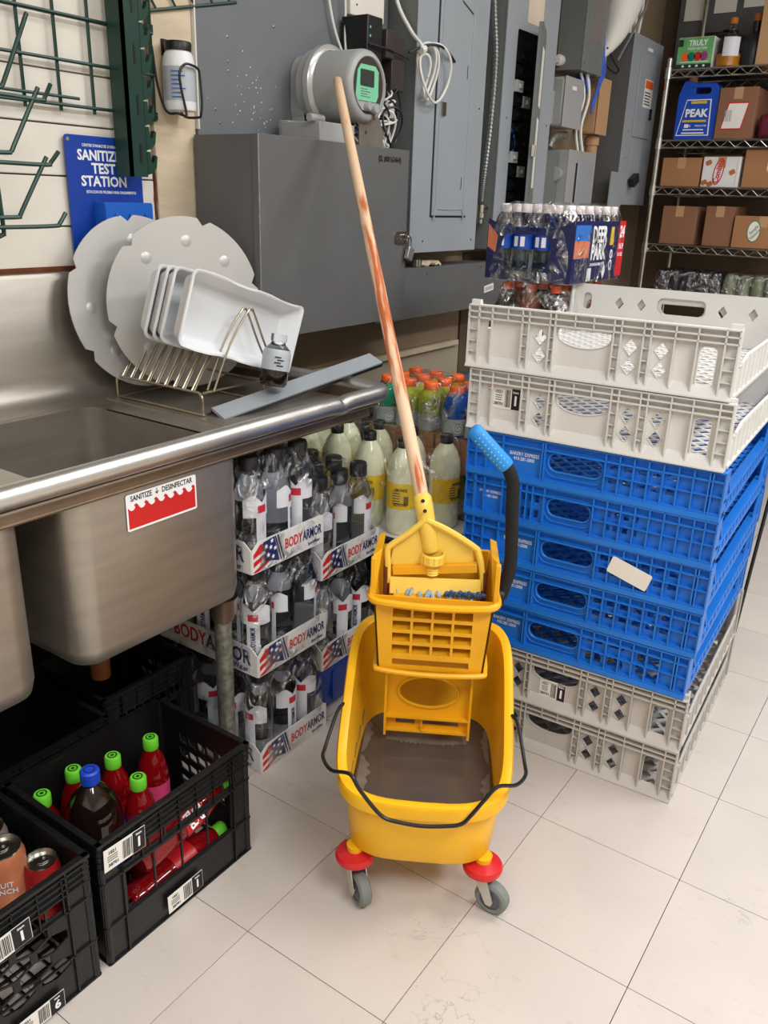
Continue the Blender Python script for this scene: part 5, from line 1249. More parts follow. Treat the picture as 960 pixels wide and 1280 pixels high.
TR = []
for i, z in enumerate(zs):
    c = F0 - ux*(WX/2) + uy*(DY/2) + ux*dx[i]
    rz = ang+(0, .004, -.004, .003, 0, -.003, .004, -.006, .0)[i]
    if i < 2: TR.append(tray(lbG[i], c.x, c.y, z, rz, .134, group='grey bakery trays at the bottom of the stack'))
    elif i < 7: TR.append(tray(lbB[i-2], c.x, c.y, z, rz, .1025, True, [4, 3, 2, 1, 0][i-2], group='blue bakery trays in the stack'))
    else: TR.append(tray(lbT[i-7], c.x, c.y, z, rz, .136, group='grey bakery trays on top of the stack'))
# inner face of the tall rear wall
for i in (7, 8):
    g = MB()
    H = .136; pts = [(-WX/2+.004, .01), (WX/2-.004, .01), (WX/2-.004, H+.004), (-WX/2+.004, H+.004)]
    hl = [rrect(.125, .042, .014, .02, .098), rrect(.022, .044, .010, -.235, .095)]
    for x in (-.145, -.085, .125, .20): hl.append([(x+.012, .095), (x, .111), (x-.012, .095), (x, .079)])
    g.plate(frame((0, DY/2-.012, 0), (1, 0, 0), (0, 0, 1)), pts, hl, .003)
    P('rear_panel', g, PALETRAY, TR[i])
    for s in (-1, 1):
        pass
FRO = -DY/2-.0125+.005
def on_tray(i, fxx, z): return (-WX/2+fxx*WX, -DY/2-.0005, z)
for i, fx_, z in ((7, .156, .075), (1, .455, .045), (1, .158, .07)):
    tag_sticker(TR[i], on_tray(i, fx_, z), (1, 0, 0), (0, 0, 1), .064, .048, '1', i+int(fx_*10))
for i, fx_ in ((6, .240), (5, .105), (4, .238), (3, .238), (2, .238)):
    g = MB(); m = frame((-WX/2+fx_*WX, -DY/2-.0006, .060), (1, 0, 0), (0, 0, 1))
    s = .0115 if i != 5 else .009
    text(g, 'BAKERY EXPRESS', s, m, bold=.012, xs=.8); text(g, '410-281-2000', s*.95, m @ Matrix.Translation((0, -.011, 0)), bold=.012, xs=.8)
    P('lettering', g, WHITEI, TR[i])
m = frame((.118, -DY/2-.0140, .052), (1, 0, -.30), (.30, 0, 1))
P('blank_card', MB().plate(m, rrect(.092, .040, .004), [], .001), PAPER, TR[4])
m = frame((-.08, -DY/2-.0006, .05), (1, 0, 0), (0, 0, 1))
t = thing('pole', 'thin black pole standing upright close behind the right side of the crate stack', 'pole', (.20, 1.235, 0))
t.name = 'black_pole'
P('pole_shaft', MB().tube([(.168, 1.216, .001), (.205, 1.226, .80)], .005, 8), BLACKP, t, w=True)
P('pole_cap', MB().lathe([(.0065, .80), (.0065, .812), (0, .814)], (.205, 1.226, 0), 10), BLACKP, t, w=True)
# ================================================================ MOP BUCKET
BO = V(-.08, -.085, 0); BR = math.radians(30)
t = thing('mop_bucket', 'yellow mop bucket on casters, half full of dirty grey water', 'bucket', BO, BR)
Lv, Yv = .40, .205   # length, centre y
def brim(y):     # rim height along the length
    pts = [(-.02, .262), (.05, .265), (.10, .280), (.16, .312), (.22, .352), (.28, .392), (.33, .412), (.38, .420), (.45, .420)]
    for (a, za), (b, zb) in zip(pts, pts[1:]):
        if y <= b: return za+(zb-za)*max(0, (y-a)/(b-a))
    return pts[-1][1]
def loop(hw, y0, y1, n=72, e=4.2, bow=0):
    o = []
    for k in range(n):
        a = 2*PI*k/n; c, s = math.cos(a), math.sin(a)
        x = hw*math.copysign(abs(c)**(2/e), c); y = (y0+y1)/2+(y1-y0)/2*math.copysign(abs(s)**(2/e), s)
        if s < 0: y -= bow*(1-(x/hw)**2)
        o.append((x, y))
    return o
def bring(fr, hw, y0, y1, dz=0, bow=0, zb=.113):
    return [(x, y, zb+(brim(y)-zb)*fr+dz) for x, y in loop(hw, y0, y1, bow=bow)]
R = [bring(0, .124, .020, .33), bring(.015, .136, .008, .35), bring(.06, .142, .003, .362), bring(.50, .149, .002, .385, bow=.005),
     bring(.80, .152, .000, .400, -.0, .010), bring(.815, .156, -.002, .402, 0, .010), bring(.84, .168, -.010, .412, -.002, .012), bring(.98, .170, -.012, .414, 0, .012),
     bring(1, .167, -.009, .411, .003, .012), bring(1, .158, -.001, .403, .004, .012), bring(1, .151, .006, .396, 0, .010), bring(.85, .147, .010, .392, 0, .010), bring(.45, .139, .014, .380, 0, .005), bring(.10, .130, .014, .358), bring(.04, .115, .03, .335)]
n = len(R[0])
g = MB().add([p for r in R for p in r], [(i*n+k, i*n+(k+1) % n, (i+1)*n+(k+1) % n, (i+1)*n+k) for i in range(len(R)-1) for k in range(n)]+[tuple(range(n))[::-1], tuple((len(R)-1)*n+k for k in range(n))])
P('tub', g, YEL, t, ang=50)
# water
wz = .200
wl_ = [(x*.5+x*.48, y, wz) for x, y in loop(.1345, .018, .370, bow=.003)]
g = MB().add([(x, y, wz) for x, y in loop(.1350, .0125, .374, bow=.003)]+[(x, y, wz-.03) for x, y in loop(.1325, .02, .37)], [tuple(range(72)), tuple(72+k for k in range(71, -1, -1))]+[(72+k, 72+(k+1) % 72, (k+1) % 72, k) for k in range(72)])
P('dirty_water', g, WATER, t)
rr = random.Random(2)
def blob(cx, cy, r, sx=1, sy=1, n=26):
    return [(cx+sx*r*math.cos(a)*(1+.3*noise.noise(V(cx*30+math.cos(a)*1.3, cy*30+math.sin(a)*1.3, r*9))), cy+sy*r*math.sin(a)*(1+.3*noise.noise(V(cx*30+math.cos(a)*1.3, cy*30+math.sin(a)*1.3, r*9)))) for a in [2*PI*k/n for k in range(n)]]
def scum(side, y0, y1, n, w):
    pts = []; 
    for k in range(n+1):
        y = y0+(y1-y0)*k/n; pts.append((side*.131, y))
    for k in range(n, -1, -1):
        y = y0+(y1-y0)*k/n; e = math.sin(PI*k/n)**.5
        pts.append((side*(.131-(w*e*(.55+.9*abs(noise.noise(V(y*38, side*3, 0))))+.001)), y))
    return pts if side > 0 else pts[::-1]
for sd, a, b, w in ((-1, .045, .20, .030), (-1, .21, .33, .022), (1, .045, .17, .020), (1, .20, .33, .016)):
    q = scum(sd, a, b, 34, w); ar = sum(q[i][0]*q[(i+1) % len(q)][1]-q[(i+1) % len(q)][0]*q[i][1] for i in range(len(q)))
    P('foam_patch', MB().plate(Matrix.Translation((0, 0, wz+.0002)), q if ar > 0 else q[::-1], [], .001), FOAM, t)
q = [(-.085+.0049*k, .262-.012*abs(noise.noise(V(k*.5, 1, 2)))-.008*math.sin(PI*k/35)) for k in range(36)]+[(.086-.0049*k, .300) for k in range(36)]
P('foam_patch', MB().plate(Matrix.Translation((0, 0, wz+.0002)), q, [], .001), FOAM, t)
# grime line
g = MB()
for k in range(5): g.tube([(-.142+.002*k, .06+.05*k, .215+.004*k), (-.143+.002*k, .10+.05*k, .219+.006*k)], .001, 5)
P('grime_marks', g, GRIME, t)
# casters
def caster(x, y, rot, lab):
    st = P('caster_stem', MB().lathe([(.016, .095), (.0155, .108), (.017, .120), (0, .122)], (x, y, 0), 16), YEL, t)
    P('bumper_disc', MB().lathe([(0, .086), (.030, .086), (.0375, .090), (.0385, .097), (.035, .103), (.018, .108), (.014, .110)], (x, y, 0), 28), REDP, st)
    c, s = math.cos(rot), math.sin(rot)
    m = Matrix.Translation((x, y, 0)) @ Matrix.Rotation(rot, 4, 'Z')
    g = MB()
    for sd in (-1, 1):
        g.plate(m @ Matrix.Translation((0, sd*.0155-.001, 0)) @ Matrix.Rotation(PI/2, 4, 'X'), [(-.014, .086), (.016, .086), (.034, .036), (.030, .026), (.020, .026), (.010, .045)], [], .002)
    g.obox(m, (-.014, -.0165, .083), (.016, .0165, .0865))
    g.lathe([(.004, -.019), (.004, .019)], n=10, m=m @ Matrix.Translation((.025, 0, .034)) @ Matrix.Rotation(PI/2, 4, 'X'))
    fk = P('fork', g, FORK, st)
    mw = m @ Matrix.Translation((.025, 0, .0335)) @ Matrix.Rotation(PI/2, 4, 'X')
    wh = P('wheel', MB().lathe([(.021, -.011), (.027, -.0125), (.0325, -.009), (.0335, -.003), (.0335, .003), (.0325, .009), (.027, .0125), (.021, .011)], n=32, m=mw), TYRE, st)
    P('wheel_hub', MB().lathe([(0, -.011), (.012, -.0125), (.021, -.010), (.0215, 0), (.021, .010), (.012, .0125), (0, .011)], n=24, m=mw), HUB, st)
caster(-.121, .036, math.radians(-58), '')
caster(.122, .036, math.radians(-28), '')
caster(-.115, .34, math.radians(60), ''); caster(.115, .34, math.radians(100), '')
# bail handle
g = MB().tube(smooth([(-.166, .185, .330), (-.176, .16, .325), (-.187, .085, .300), (-.186, .05, .300), (-.165, .01, .305), (-.128, -.022, .325), (-.110, -.034, .305), (-.083, -.040, .272), (-.062, -.044, .255), (-.036, -.046, .250), (0, -.047, .247),
                       (.036, -.046, .249), (.070, -.045, .256), (.088, -.041, .275), (.108, -.036, .304), (.130, -.024, .325), (.165, .01, .305), (.185, .05, .296), (.186, .085, .298), (.176, .16, .328), (.166, .185, .332)], 5), .0036, 8)
P('bail_handle', g, BLACKP, t)

# ---- wringer (local to the same frame)
t = thing('mop_wringer', 'yellow side-press wringer hooked over the rear of the mop bucket', 'wringer', BO + V(-math.sin(BR), math.cos(BR), 0)*.30 + V(0, 0, .2), BR)
inv = Matrix.Translation((0, -.30, -.2))
def PW(name, g, mat, par=None, **k):
    g.v = [inv @ p for p in g.v]; return P(name, g, mat, par or t, **k)
yf = .215
mf = frame((0, yf, 0), (1, 0, 0), (0, 0, 1))      # normal -y
holes = []
for i in range(4):
    for j in range(4): holes.append(rect(.0345, .0185, -.0595+.0397*i, .447+.0262*j))
holes.append(rect(.150, .014, 0, .418))
outer = [(-.104, .402), (.104, .402), (.116, .560), (-.116, .560)]
g = MB().plate(mf, outer, holes, .004)
# curved cheeks
for s in (-1, 1):
    A = [(s*.104, yf, .402), (s*.116, yf, .560), (s*.118, yf+.02, .560), (s*.106, yf+.02, .402), (s*.118, .375, .60), (s*.100, .355, .402)]
    g.add([(s*.104, yf-.004, .402), (s*.116, yf-.004, .56), (s*.112, .372, .60), (s*.098, .352, .402), (s*.100, yf-.004, .402), (s*.112, yf-.004, .56), (s*.108, .372, .60), (s*.094, .352, .402)],
          [(0, 1, 2, 3), (4, 7, 6, 5), (0, 4, 5, 1), (1, 5, 6, 2), (2, 6, 7, 3), (3, 7, 4, 0)])
PW('front_grate', g, YELD)
g = MB()
for i in range(5): g.box((-.0794+.0397*i-.0022, yf, .435), (-.0794+.0397*i+.0022, yf+.05, .54))
for j in range(5): g.obox(Matrix.Translation((0, yf, .4335+.0262*j)) @ Matrix.Rotation(.35, 4, 'X'), (-.079, 0, -.0014), (.079, .05, .0014))
PW('grate_ribs', g, YELD)
g = MB().tube(smooth([(-.118, .27, .556), (-.122, .22, .556), (-.108, .198, .554), (-.06, .192, .552), (0, .190, .551), (.06, .192, .552), (.108, .198, .554), (.122, .22, .556), (.118, .27, .556)], 5), .0075, 8)
PW('top_lip', g, YELD)
g = MB().tube(smooth([(-.108, .30, .404), (-.108, .22, .404), (-.095, .204, .402), (0, .198, .400), (.095, .204, .402), (.108, .22, .404), (.108, .30, .404)], 5), .0055, 8)
PW('bottom_lip', g, YELD)
for s in (-1, 1):
    g = MB()
    g.add([(s*.124, .208, .552), (s*.114, .208, .552), (s*.110, .25, .638), (s*.104, .25, .640), (s*.124, .345, .552), (s*.114, .345, .552), (s*.112, .335, .64), (s*.104, .335, .642), (s*.120, .222, .635), (s*.118, .33, .638)],
          [(0, 1, 3, 8), (4, 9, 7, 5), (0, 8, 9, 4), (1, 5, 7, 3), (8, 3, 7, 9), (0, 4, 5, 1)])
    g.box((s*.122, .212, .55), (s*.112, .224, .637))
    PW('side_wing', g, YELD, bev=.002)
    PW('press_spring_rod', MB().tube([(s*.096, .26, .54), (s*.096, .26, .60)], .005, 8), RUST)
g = MB().box((-.106, .345, .402), (.106, .352, .61)); PW('rear_plate', g, YELD, bev=.002)
g = MB().obox(Matrix.Translation((0, .31, .50)) @ Matrix.Rotation(-.3, 4, 'X'), (-.092, -.003, -.09), (.092, .003, .09)); PW('press_plate', g, YELD, bev=.001)
# hanging leg frame with oval opening
mleg = frame((0, .262, 0), (1, 0, .0), (0, 0, 1))
g = MB().plate(mleg, [(-.082, .225), (-.060, .232), (.062, .232), (.084, .225), (.088, .24), (.084, .40), (-.084, .40), (-.088, .24)], [ell(.062, .036, 0, .325, 28), rect(.040, .022, -.045, .255), rect(.075, .022, .028, .255)], .004)
g.box((-.089, .240, .225), (-.084, .266, .402)).box((.084, .240, .225), (.089, .266, .402)).box((-.084, .240, .268), (.084, .262, .272))
g.tube([( .062*math.cos(a), .256, .325+.036*math.sin(a)) for a in [2*PI*k/28 for k in range(28)]], .003, 6, closed=True)
g.box((-.012, .246, .234), (-.009, .262, .268)).box((-.084, .246, .232), (.084, .262, .236))
PW('leg_frame', g, YELD)
for s in (-1, 1):
    PW('rear_hook', MB().box((s*.09-.012, .352, .43), (s*.09+.012, .420, .442)).box((s*.09-.012, .412, .425), (s*.09+.012, .420, .442)), YELD)
g = MB().lathe([(.02, -.008), (.02, .008)], n=16, m=Matrix.Translation((.128, .27, .548)) @ Matrix.Rotation(PI/2, 4, 'Y'))
PW('pivot', g, BLACKP)
hpts = [(.130, .27, .545), (.137, .27, .575), (.143, .27, .61), (.142, .27, .66), (.138, .27, .72), (.135, .27, .775), (.128, .27, .800), (.118, .27, .815)]
PW('handle_arm', MB().tube(smooth(hpts, 5), .0128, 12), FOAMK, ang=60)
gp = PW('handle_grip', MB().tube([(.120, .27, .812), (.116, .27, .816), (.062, .27, .872), (.055, .27, .880), (.052, .27, .883)], [.0155, .0165, .0155, .0145, .009], 16), GRIPB, ang=50)
g = MB()
dd = V(-.060, 0, .062).normalized(); up_ = V(dd.z, 0, -dd.x)
for i in range(9):
    for a in (-1.9, -1.3, -.7):
        c = V(.113, .27, .819)+dd*(i*.0085); nrm = (up_*math.cos(a+1.3+PI/2*0)*1+V(0, -1, 0)*1).normalized() if False else (V(0, -1, 0)*math.cos(a+1.3)+up_*math.sin(a+1.3)).normalized()
        g.lathe([(.0016, 0), (.0012, .0008), (0, .001)], n=6, m=frame(c+nrm*.0158, dd, nrm.cross(dd)) )
PW('grip_dots', g, M('grip_dot', C(150, 205, 240), .5), gp)

# ---- mop
def bw(x, y, z): return BO + V(math.cos(BR)*x-math.sin(BR)*y, math.sin(BR)*x+math.cos(BR)*y, z)
A = bw(-.029, .275, .722); Btip = V(-.968, .785, 1.556)
D = (Btip-A).normalized(); foot = bw(-.004, .275, .60)
t = thing('floor_mop', 'wooden-handled mop with yellow clamp leaning from the wringer onto the meter', 'mop', foot)
Lh = (Btip-A).length
h_ = P('wooden_handle', MB().tube([(0, 0, Lh*k/24) for k in range(25)]+[(0, 0, Lh+.004)], [.0140-.0018*k/24 for k in range(25)]+[.006], 14), HANDLE, t, ang=60)
h_.matrix_local = Matrix.Translation(A-foot) @ D.to_track_quat('Z', 'Y').to_matrix().to_4x4()
s1 = D.orthogonal().normalized(); toC = (V(.534, -1.139, 1.269)-(A+Btip)/2).normalized(); toC = (toC-D*toC.dot(D)).normalized(); sd_ = D.cross(toC)
D2 = (foot-A).normalized()
fe = P('ferrule', MB().tube([A+D*.022, A+D*.018, A, A+D2*.05, A+D2*.09], [.0165, .0178, .0178, .0172, .0165], 18), YELL, t, w=True, ang=50)
for q in (.004, -.018): P('rivet', MB().lathe([(.004, 0), (.003, .002), (0, .0025)], n=10, m=frame(A+D*q+toC*.0172, sd_, D)), BLACKP, fe, w=True)
# clamp frame in the bucket's cross plane
yc = .262
nut = bw(-.006, yc, .622)
P('clamp_nut', MB().lathe([(.020, -.010), (.022, -.008), (.022, .008), (.019, .011)], n=24, m=Matrix.Translation(nut)), YELL, t, w=True)
g = MB()
for k in range(14):
    a = 2*PI*k/14; g.box((nut.x+.022*math.cos(a)-.0012, nut.y+.022*math.sin(a)-.0012, nut.z-.008), (nut.x+.022*math.cos(a)+.0012, nut.y+.022*math.sin(a)+.0012, nut.z+.008))
P('nut_ridges', g, YELL, t, w=True)
g = MB()
for q in range(5): g.lathe([(.010, 0), (.0125, .0025), (.010, .005)], (nut.x, nut.y, nut.z-.035+q*.005), 16)
P('threaded_stem', g, YELL, t, w=True)
fr = [bw(-.026, yc, .700), bw(-.055, yc, .672), bw(-.088, yc, .645), bw(-.095, yc, .632), bw(-.093, yc, .60), bw(-.092, yc, .566)]
fr2 = [bw(-.022, yc, .700), bw(.02, yc, .682), bw(.070, yc, .652), bw(.080, yc, .640), bw(.090, yc, .60), bw(.094, yc, .562)]
P('clamp_frame', MB().tube(smooth(fr, 4), .0062, 8).tube(smooth(fr2, 4), .0062, 8), YELL, t, w=True)
mk = frame(bw(-.006, yc+.012, 0), (math.cos(BR), math.sin(BR), 0), (0, 0, 1))
P('clamp_web', MB().plate(mk, [(-.084, .60), (.082, .60), (.074, .645), (.018, .682), (-.018, .690), (-.078, .640)], [], .003), YELL, t, w=True)
P('clamp_jaw', MB().obox(frame(bw(-.002, yc+.009, .600), (math.cos(BR), math.sin(BR), .10), (0, 0, 1)), (-.082, -.010, -.004), (.082, .008, .012)), YELD, t, w=True, bev=.001)
P('lower_jaw', MB().obox(frame(bw(.0, yc-.008, .560), (math.cos(BR), math.sin(BR), .03), (0, .55, 1)), (-.088, -.012, -.006), (.090, .022, .006)), YELL, t, w=True, bev=.002)
g = MB(); rr = random.Random(6)
for k in range(60):
    x = -.08+.0027*k*1.0; y = .255+rr.uniform(-.012, .03)
    pts = [bw(x, y, .556+rr.uniform(0, .006)), bw(x+rr.uniform(-.006, .006), y-.008, .545), bw(x+rr.uniform(-.01, .01), y+rr.uniform(-.01, .03), .49), bw(x*.8, y+.02, .42)]
    g.tube(smooth(pts, 3), .0035, 5)
P('mop_strands', g, MOPS, t, w=True, kind='stuff')
g = MB()
for k in range(9):
    x = .02+.0085*k; g.tube(smooth([bw(x, .236, .556), bw(x+.004, .231, .566+.003*(k % 2)), bw(x+.010, .236, .560)], 3), .0035, 6)
P('band_threads', g, M('blue_thread', C(70, 104, 150), .8, var=.6, sc=160), t, w=True, kind='stuff')

# ================================================================ WIRE SHELVING
YS = 3.40; XS0, XS1 = -.955, .30; YB2 = 3.86
t = thing('wire_shelving', 'chrome wire shelving unit against the back wall holding boxes', 'shelving', ((XS0+XS1)/2, (YS+YB2)/2, 0))
for x in (XS0, XS1):
    for y in (YS, YB2):
        p = P('post', MB().lathe([(.0125, .03), (.0125, 1.955 if y == YS else 2.35), (.008, 1.96 if y == YS else 2.36)], (x, y, 0), 12), CHROME, t, w=True)
        P('foot', MB().lathe([(.018, .001), (.018, .012), (.01, .03)], (x, y, 0), 12), BLACKP, p, w=True)
SH = [(1.905, 's'), (1.590, 's'), (1.372, 's'), (1.095, 's'), (.862, 's'), (.50, 's')]
for z, _ in SH:
    g = MB()
    for y in (YS, YB2):
        g.tube([(XS0, y, z), (XS1, y, z)], .0045, 6).tube([(XS0, y, z-.034), (XS1, y, z-.034)], .0038, 6)
        k = XS0+.01; i = 0; pts = []
        while k < XS1: pts.append((k, y, z-.002 if i % 2 else z-.032)); k += .036; i += 1
        g.tube(pts, .0026, 5)
    for x in (XS0, XS1): g.tube([(x, YS, z), (x, YB2, z)], .0045, 6).tube([(x, YS, z-.034), (x, YB2, z-.034)], .0038, 6)
    s = P('shelf', g, CHROME, t, w=True)
    g = MB(); k = XS0+.03
    while k < XS1: g.tube([(k, YS, z+.003), (k, YB2, z+.003)], .0018, 4, cap=False); k += .028
    P('shelf_wires', g, CHROME, s, w=True)
    for x in (XS0, XS1): P('collar', MB().lathe([(.018, z-.04), (.016, z+.01)], (x, YS, 0), 12), CHROME, s, w=True)
def shelf_box(label, x0, x1, z0, h, depth=.3, mat=CARD, y=YS+.02, rz=0, name='cardboard_box', fn=None, cat='box', group=None):
    t = thing(name, label, cat, ((x0+x1)/2, y+depth/2, z0), rz, group)
    w = x1-x0
    P('carton', MB().box((-w/2, -depth/2, .001), (w/2, depth/2, h)), mat, t, bev=.003)
    P('tape', MB().box((-.02, -depth/2, h), (.02, depth/2, h+.0006)).box((-.02, -depth/2-.0006, h-.05), (.02, -depth/2, h)), CARD2, t)
    if fn: fn(t, frame((0, -depth/2-.0005, h/2), (1, 0, 0), (0, 0, 1)), w, h)
    return t
Z = [z+.005 for z, _ in SH]
def f_truly(t, m, w, h):
    g = MB(); g.plate(m, rect(w*.98, h*.97), [], .0006); bd = P('green_print', g, M('green_box_print', C(108, 178, 112), .5, var=.25, sc=20), t)
    P('dark_band', MB().plate(m @ Matrix.Translation((0, 0, .0006)), rect(w*.98, h*.13, 0, -h*.42), [], .0004).plate(m @ Matrix.Translation((0, 0, .0006)), rect(w*.13, h*.22, -w*.42, h*.32), [], .0004), M('dark_green_print', C(24, 52, 40), .5), bd)
    g = MB(); text(g, 'TRULY', h*.25, m @ Matrix.Translation((.01, h*.30, .0008)), bold=.03, xs=.85); g.plate(m @ Matrix.Translation((0, 0, .0008)), rect(w*.8, h*.025, .0, -h*.29), [], .0003); text(g, 'HARD SELTZER', h*.10, m @ Matrix.Translation((.01, h*.13, .0008)))
    P('white_lettering', g, WHITEI, bd)
    for k, mt in enumerate((CAPO, GTEAL, REDI, M('purple_print', C(150, 60, 120), .5))):
        P('fruit_print', MB().plate(m @ Matrix.Translation((-.045+.03*k, -h*.12, .0008)), ell(.018, .018*1.1), [], .0004), mt, bd)
    for k in range(4): P('small_icon', MB().plate(m @ Matrix.Translation((-.05+.033*k, -h*.42, .0012)), ell(.006, .005), [], .0004), WHITEI, bd)
shelf_box('green printed drink carton on the top wire shelf', -.932, -.762, Z[0], .135, .12, CARDW, fn=f_truly, name='drink_carton')
# orange jar
t = thing('handled_jar', 'glass jug of orange liquid with cork stopper on the top wire shelf', 'jug', (-.700, 3.47, Z[0]))
P('jar_glass', MB().lathe([(0, 0), (.052, 0), (.056, .01), (.056, .11), (.050, .128), (.02, .14), (.014, .15), (.014, .185)], n=24), CLEAR, t)
P('orange_liquid', MB().lathe([(0, .003), (.053, .006), (.053, .058), (0, .058)], n=24), M('orange_liquid', C(226, 140, 30), .2), t)
P('jar_label', MB().lathe([(.0566, .045), (.0566, .125)], n=20, a0=-1.9, a1=-.5), LBW, t)
P('cork', MB().lathe([(.016, .185), (.019, .19), (.019, .21), (0, .215)], n=14), M('cork', C(180, 110, 50), .8), t)
t = thing('dark_bottle', 'dark round bottle on the top wire shelf behind the orange jug', 'bottle', (-.600, 3.50, Z[0]))
P('bottle_body', MB().lathe([(0, 0), (.055, 0), (.058, .01), (.058, .10), (.045, .13), (.018, .15), (.016, .20)], n=22), M('dark_bottle', C(36, 38, 44), .35), t)
P('bottle_cap', MB().lathe([(.02, .195), (.02, .225), (0, .227)], n=14), M('cork', C(180, 110, 50), .8), t)
shelf_box('tall brown carton at the right end of the top wire shelf', -.565, -.30, Z[0], .34, .3, CARD2)
t = thing('dark_bag', 'black bag heap behind the green carton on the top shelf', 'bag', (-.78, 3.70, Z[0]))
P('bag_body', MB().lathe([(0, 0), (.13, 0), (.15, .03), (.14, .12), (.10, .17), (.04, .185), (0, .187)], n=16), BLACKP, t)
P('bag_knot', MB().lathe([(.02, .18), (.03, .20), (0, .21)], n=10), BLACKP, t)
t = thing('grey_machine', 'grey cabinet standing behind the top shelf with white sheets taped on', 'cabinet', (-.72, 3.90, 1.95))
P('machine_body', MB().box((-1.10, 3.885, 1.92), (-.60, 3.945, 2.45)), M('machine_grey', C(92, 94, 96), .5), t, w=True, bev=.004)
for k, (x, z0) in enumerate(((-.895, 2.10), (-.745, 2.125), (-.60, 2.14))):
    P('paper_sheet', MB().box((x-.055-.12, 3.881, z0+.10), (x+.055-.12, 3.884, z0+.32)), PAPER, t, w=True)
P('dark_recess', MB().box((-.95, 3.882, 2.08), (-.78, 3.8845, 2.14)), INK, t, w=True)
# jug
t = thing('antifreeze_jug', 'blue one-gallon jug with handle hole on the second wire shelf', 'jug', (-.803, 3.49, Z[1]))
m = frame((0, .055, 0), (1, 0, 0), (0, 0, 1))
out = [(-.098, .008), (-.09, 0), (.09, 0), (.098, .008), (.098, .185), (.092, .225), (.075, .25), (-.02, .252), (-.035, .262), (-.075, .262), (-.085, .24), (-.098, .20)]
P('jug_body', MB().plate(m, out, [rrect(.075, .028, .013, .018, .218)], .11), M('jug_blue', C(26, 78, 190), .3, var=.08), t, bev=.008, seg=3)
P('jug_cap', MB().lathe([(.02, .258), (.02, .285), (0, .286)], (-.052, 0, 0), 14), M('cork', C(180, 110, 50), .8), t)
ml = frame((-.005, -.0562, .0), (1, 0, 0), (0, 0, 1))
lp = [(-.082, .018), (.078, .018), (.070, .180), (-.048, .180)]
P('label_border', MB().plate(ml, lp, [[(x*.94-.001, .099+(y-.099)*.95) for x, y in lp]], .001), WHITEI, t)
g = MB(); text(g, 'PEAK', .048, ml @ Matrix.Translation((.005, .118, 0)), bold=.04, xs=.95); text(g, '50/50', .014, ml @ Matrix.Translation((-.03, .062, 0))); text(g, 'PREDILUTED', .010, ml @ Matrix.Translation((.035, .062, 0)))
g.plate(ml, rect(.10, .005, 0, .045), [], .0004).plate(ml, rect(.11, .006, 0, .030), [], .0004).plate(ml, rect(.02, .016, -.035, .062), [], .0003)
P('white_lettering', g, WHITEI, t)
P('gold_band', MB().plate(ml, rect(.115, .010, 0, .084), [], .0008).plate(ml, rect(.075, .012, .012, .167), [], .0008), GOLDI, t)
def f_label(t, m, w, h):
    P('red_border', MB().plate(m, [(-w*.36, -h*.32), (w*.20, -h*.32), (w*.32, h*.22), (-w*.22, h*.22)], [], .0006), REDI, t)
    s = P('white_label', MB().plate(m @ Matrix.Translation((0, 0, .0007)), [(-w*.33, -h*.29), (w*.17, -h*.29), (w*.29, h*.19), (-w*.20, h*.19)], [], .0005), PAPER, t)
    g = MB(); barcode(g, m @ Matrix.Translation((-.035, -.01, .001)), .03, .05, 8); P('barcode', g, LBGR, s)
shelf_box('brown carton with a red-edged white label beside the blue jug', -.700, -.525, Z[1], .225, .26, CARDD, fn=f_label)
t = thing('red_bag', 'dark red wrapped pack at the right of the second wire shelf', 'pack', (-.42, 3.55, Z[1]))
P('pack_body', MB().box((-.085, -.12, .001), (.085, .12, .11)), M('dark_red_wrap', C(96, 22, 40), .3, var=.3), t, bev=.02, seg=4)
P('pack_seam', MB().box((-.002, -.121, .005), (.002, .12, .112)), REDI, t)
shelf_box('brown carton leaning at the back right of the second wire shelf', -.50, -.27, Z[1]+.0, .26, .12, CARDD, y=3.70)
shelf_box('plain brown carton at the left end of the third wire shelf', -.930, -.738, Z[2], .135, .26, CARD)
shelf_box('open-flapped brown carton behind the white pretzel carton', -.82, -.62, Z[2], .165, .12, CARD2, y=3.70)
def f_combos(t, m, w, h):
    P('red_oval', MB().plate(m @ Matrix.Translation((-.01, .002, 0)) @ Matrix.Rotation(1.42, 4, 'Z'), ell(.062, .024), [ell(.056, .019)], .0006), REDI, t)
    g = MB(); text(g, 'Combos', .036, m @ Matrix.Translation((-.01, .002, 0)) @ Matrix.Rotation(1.42, 4, 'Z'), bold=.03, xs=.85); P('red_lettering', g, REDI, t)
    for x, y in ((-.062, .042), (-.072, -.048), (.055, .0), (-.045, -.055)):
        P('snack_print', MB().plate(m @ Matrix.Translation((x, y, 0)) @ Matrix.Rotation(.5, 4, 'Z'), rrect(.028, .022, .006), [], .0005), M('snack_brown', C(178, 104, 60), .6), t)
    P('side_flap_line', MB().plate(m, rect(.002, h*.9, w*.42, 0), [], .0004), LBGR, t)
shelf_box('white snack carton with red oval lettering on the third shelf', -.728, -.550, Z[2], .140, .22, CARDW, fn=f_combos, name='snack_carton')
def f_yel(t, m, w, h):
    s = P('white_label', MB().plate(m, rect(.06, .085, .005, .03), [], .0006), PAPER, t); P('yellow_strip', MB().plate(m @ Matrix.Translation((0, 0, .0007)), rect(.06, .012, .005, .068), [], .0004).plate(m @ Matrix.Translation((0, 0, .0007)), rect(.06, .010, .005, -.008), [], .0004), GOLDI, s)
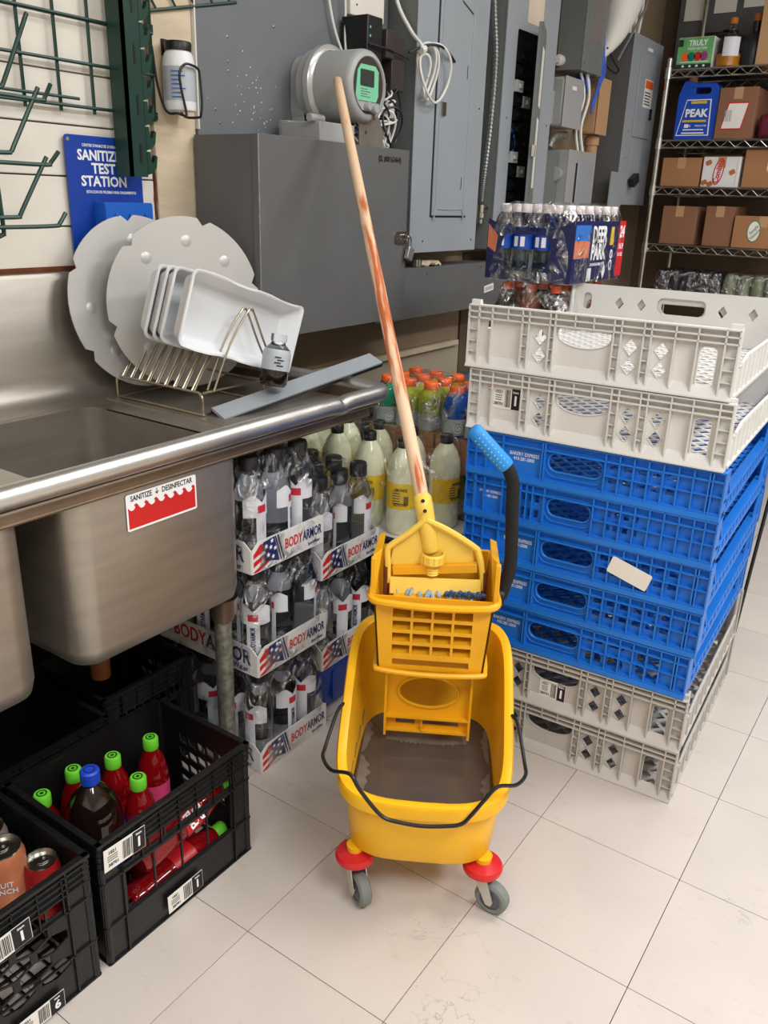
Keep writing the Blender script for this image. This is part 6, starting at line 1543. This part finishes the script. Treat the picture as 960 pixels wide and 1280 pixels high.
shelf_box('brown carton with yellow-striped label at the right of the third shelf', -.535, -.27, Z[2], .172, .28, CARD, fn=f_yel)
shelf_box('plain brown carton at the left end of the fourth wire shelf', -.895, -.720, Z[3], .185, .26, CARDD)
shelf_box('narrow brown carton in the middle of the fourth wire shelf', -.678, -.540, Z[3], .190, .24, CARDD)
def f_oval(t, m, w, h):
    o = P('oval_label', MB().plate(m @ Matrix.Translation((-.038, .005, 0)), ell(.032, .052), [], .0006), M('label_green', C(96, 130, 90), .5), t)
    P('oval_inner', MB().plate(m @ Matrix.Translation((-.038, .005, .0006)), ell(.027, .046), [], .0004), PAPER, o)
    g = MB(); text(g, 'Simply', .02, m @ Matrix.Translation((-.038, .012, .001)) @ Matrix.Rotation(.9, 4, 'Z')); text(g, 'Nature', .02, m @ Matrix.Translation((-.030, -.008, .001)) @ Matrix.Rotation(.9, 4, 'Z')); P('oval_print', g, M('label_green', C(96, 130, 90), .5), o)
    P('green_edge', MB().plate(m, rect(.02, h*.9, w*.18, 0), [], .0005), M('leaf_green', C(110, 170, 60), .5), t)
shelf_box('brown carton with oval green label on the fourth wire shelf', -.532, -.26, Z[3], .150, .24, CARD, y=3.405, fn=f_oval)
# lowest visible shelf: can packs
def can_pack(label, x0, nx, mat, body):
    t = thing('can_pack', label, 'drink pack', (x0+nx*.034, 3.52, Z[4]))
    cm = lathe_me('can', [(0, 0), (.024, 0), (.031, .006), (.031, .09), (.024, .10), (.023, .103), (.021, .10), (0, .099)], body, 14)
    for i in range(nx):
        for j in range(3):
            c = P('can', cm, None, t); c.location = (-nx*.034+.034+i*.067, -.067+j*.067, .001)
    P('shrink_wrap', film(nx*.067+.006, .21, [(.002, 0), (.04, 0), (.085, .0), (.10, .008), (.108, .03)], nx, None, .005, .02), mat, t, ang=30)
can_pack('wrapped pack of dark cans at the left of the lowest visible shelf', -.89, 5, FILM, M('dark_can', C(52, 44, 56), .3, .4))
can_pack('wrapped pack of green-grey jars at the right of the lowest visible shelf', -.545, 6, FILM, M('green_can', C(120, 128, 100), .35))
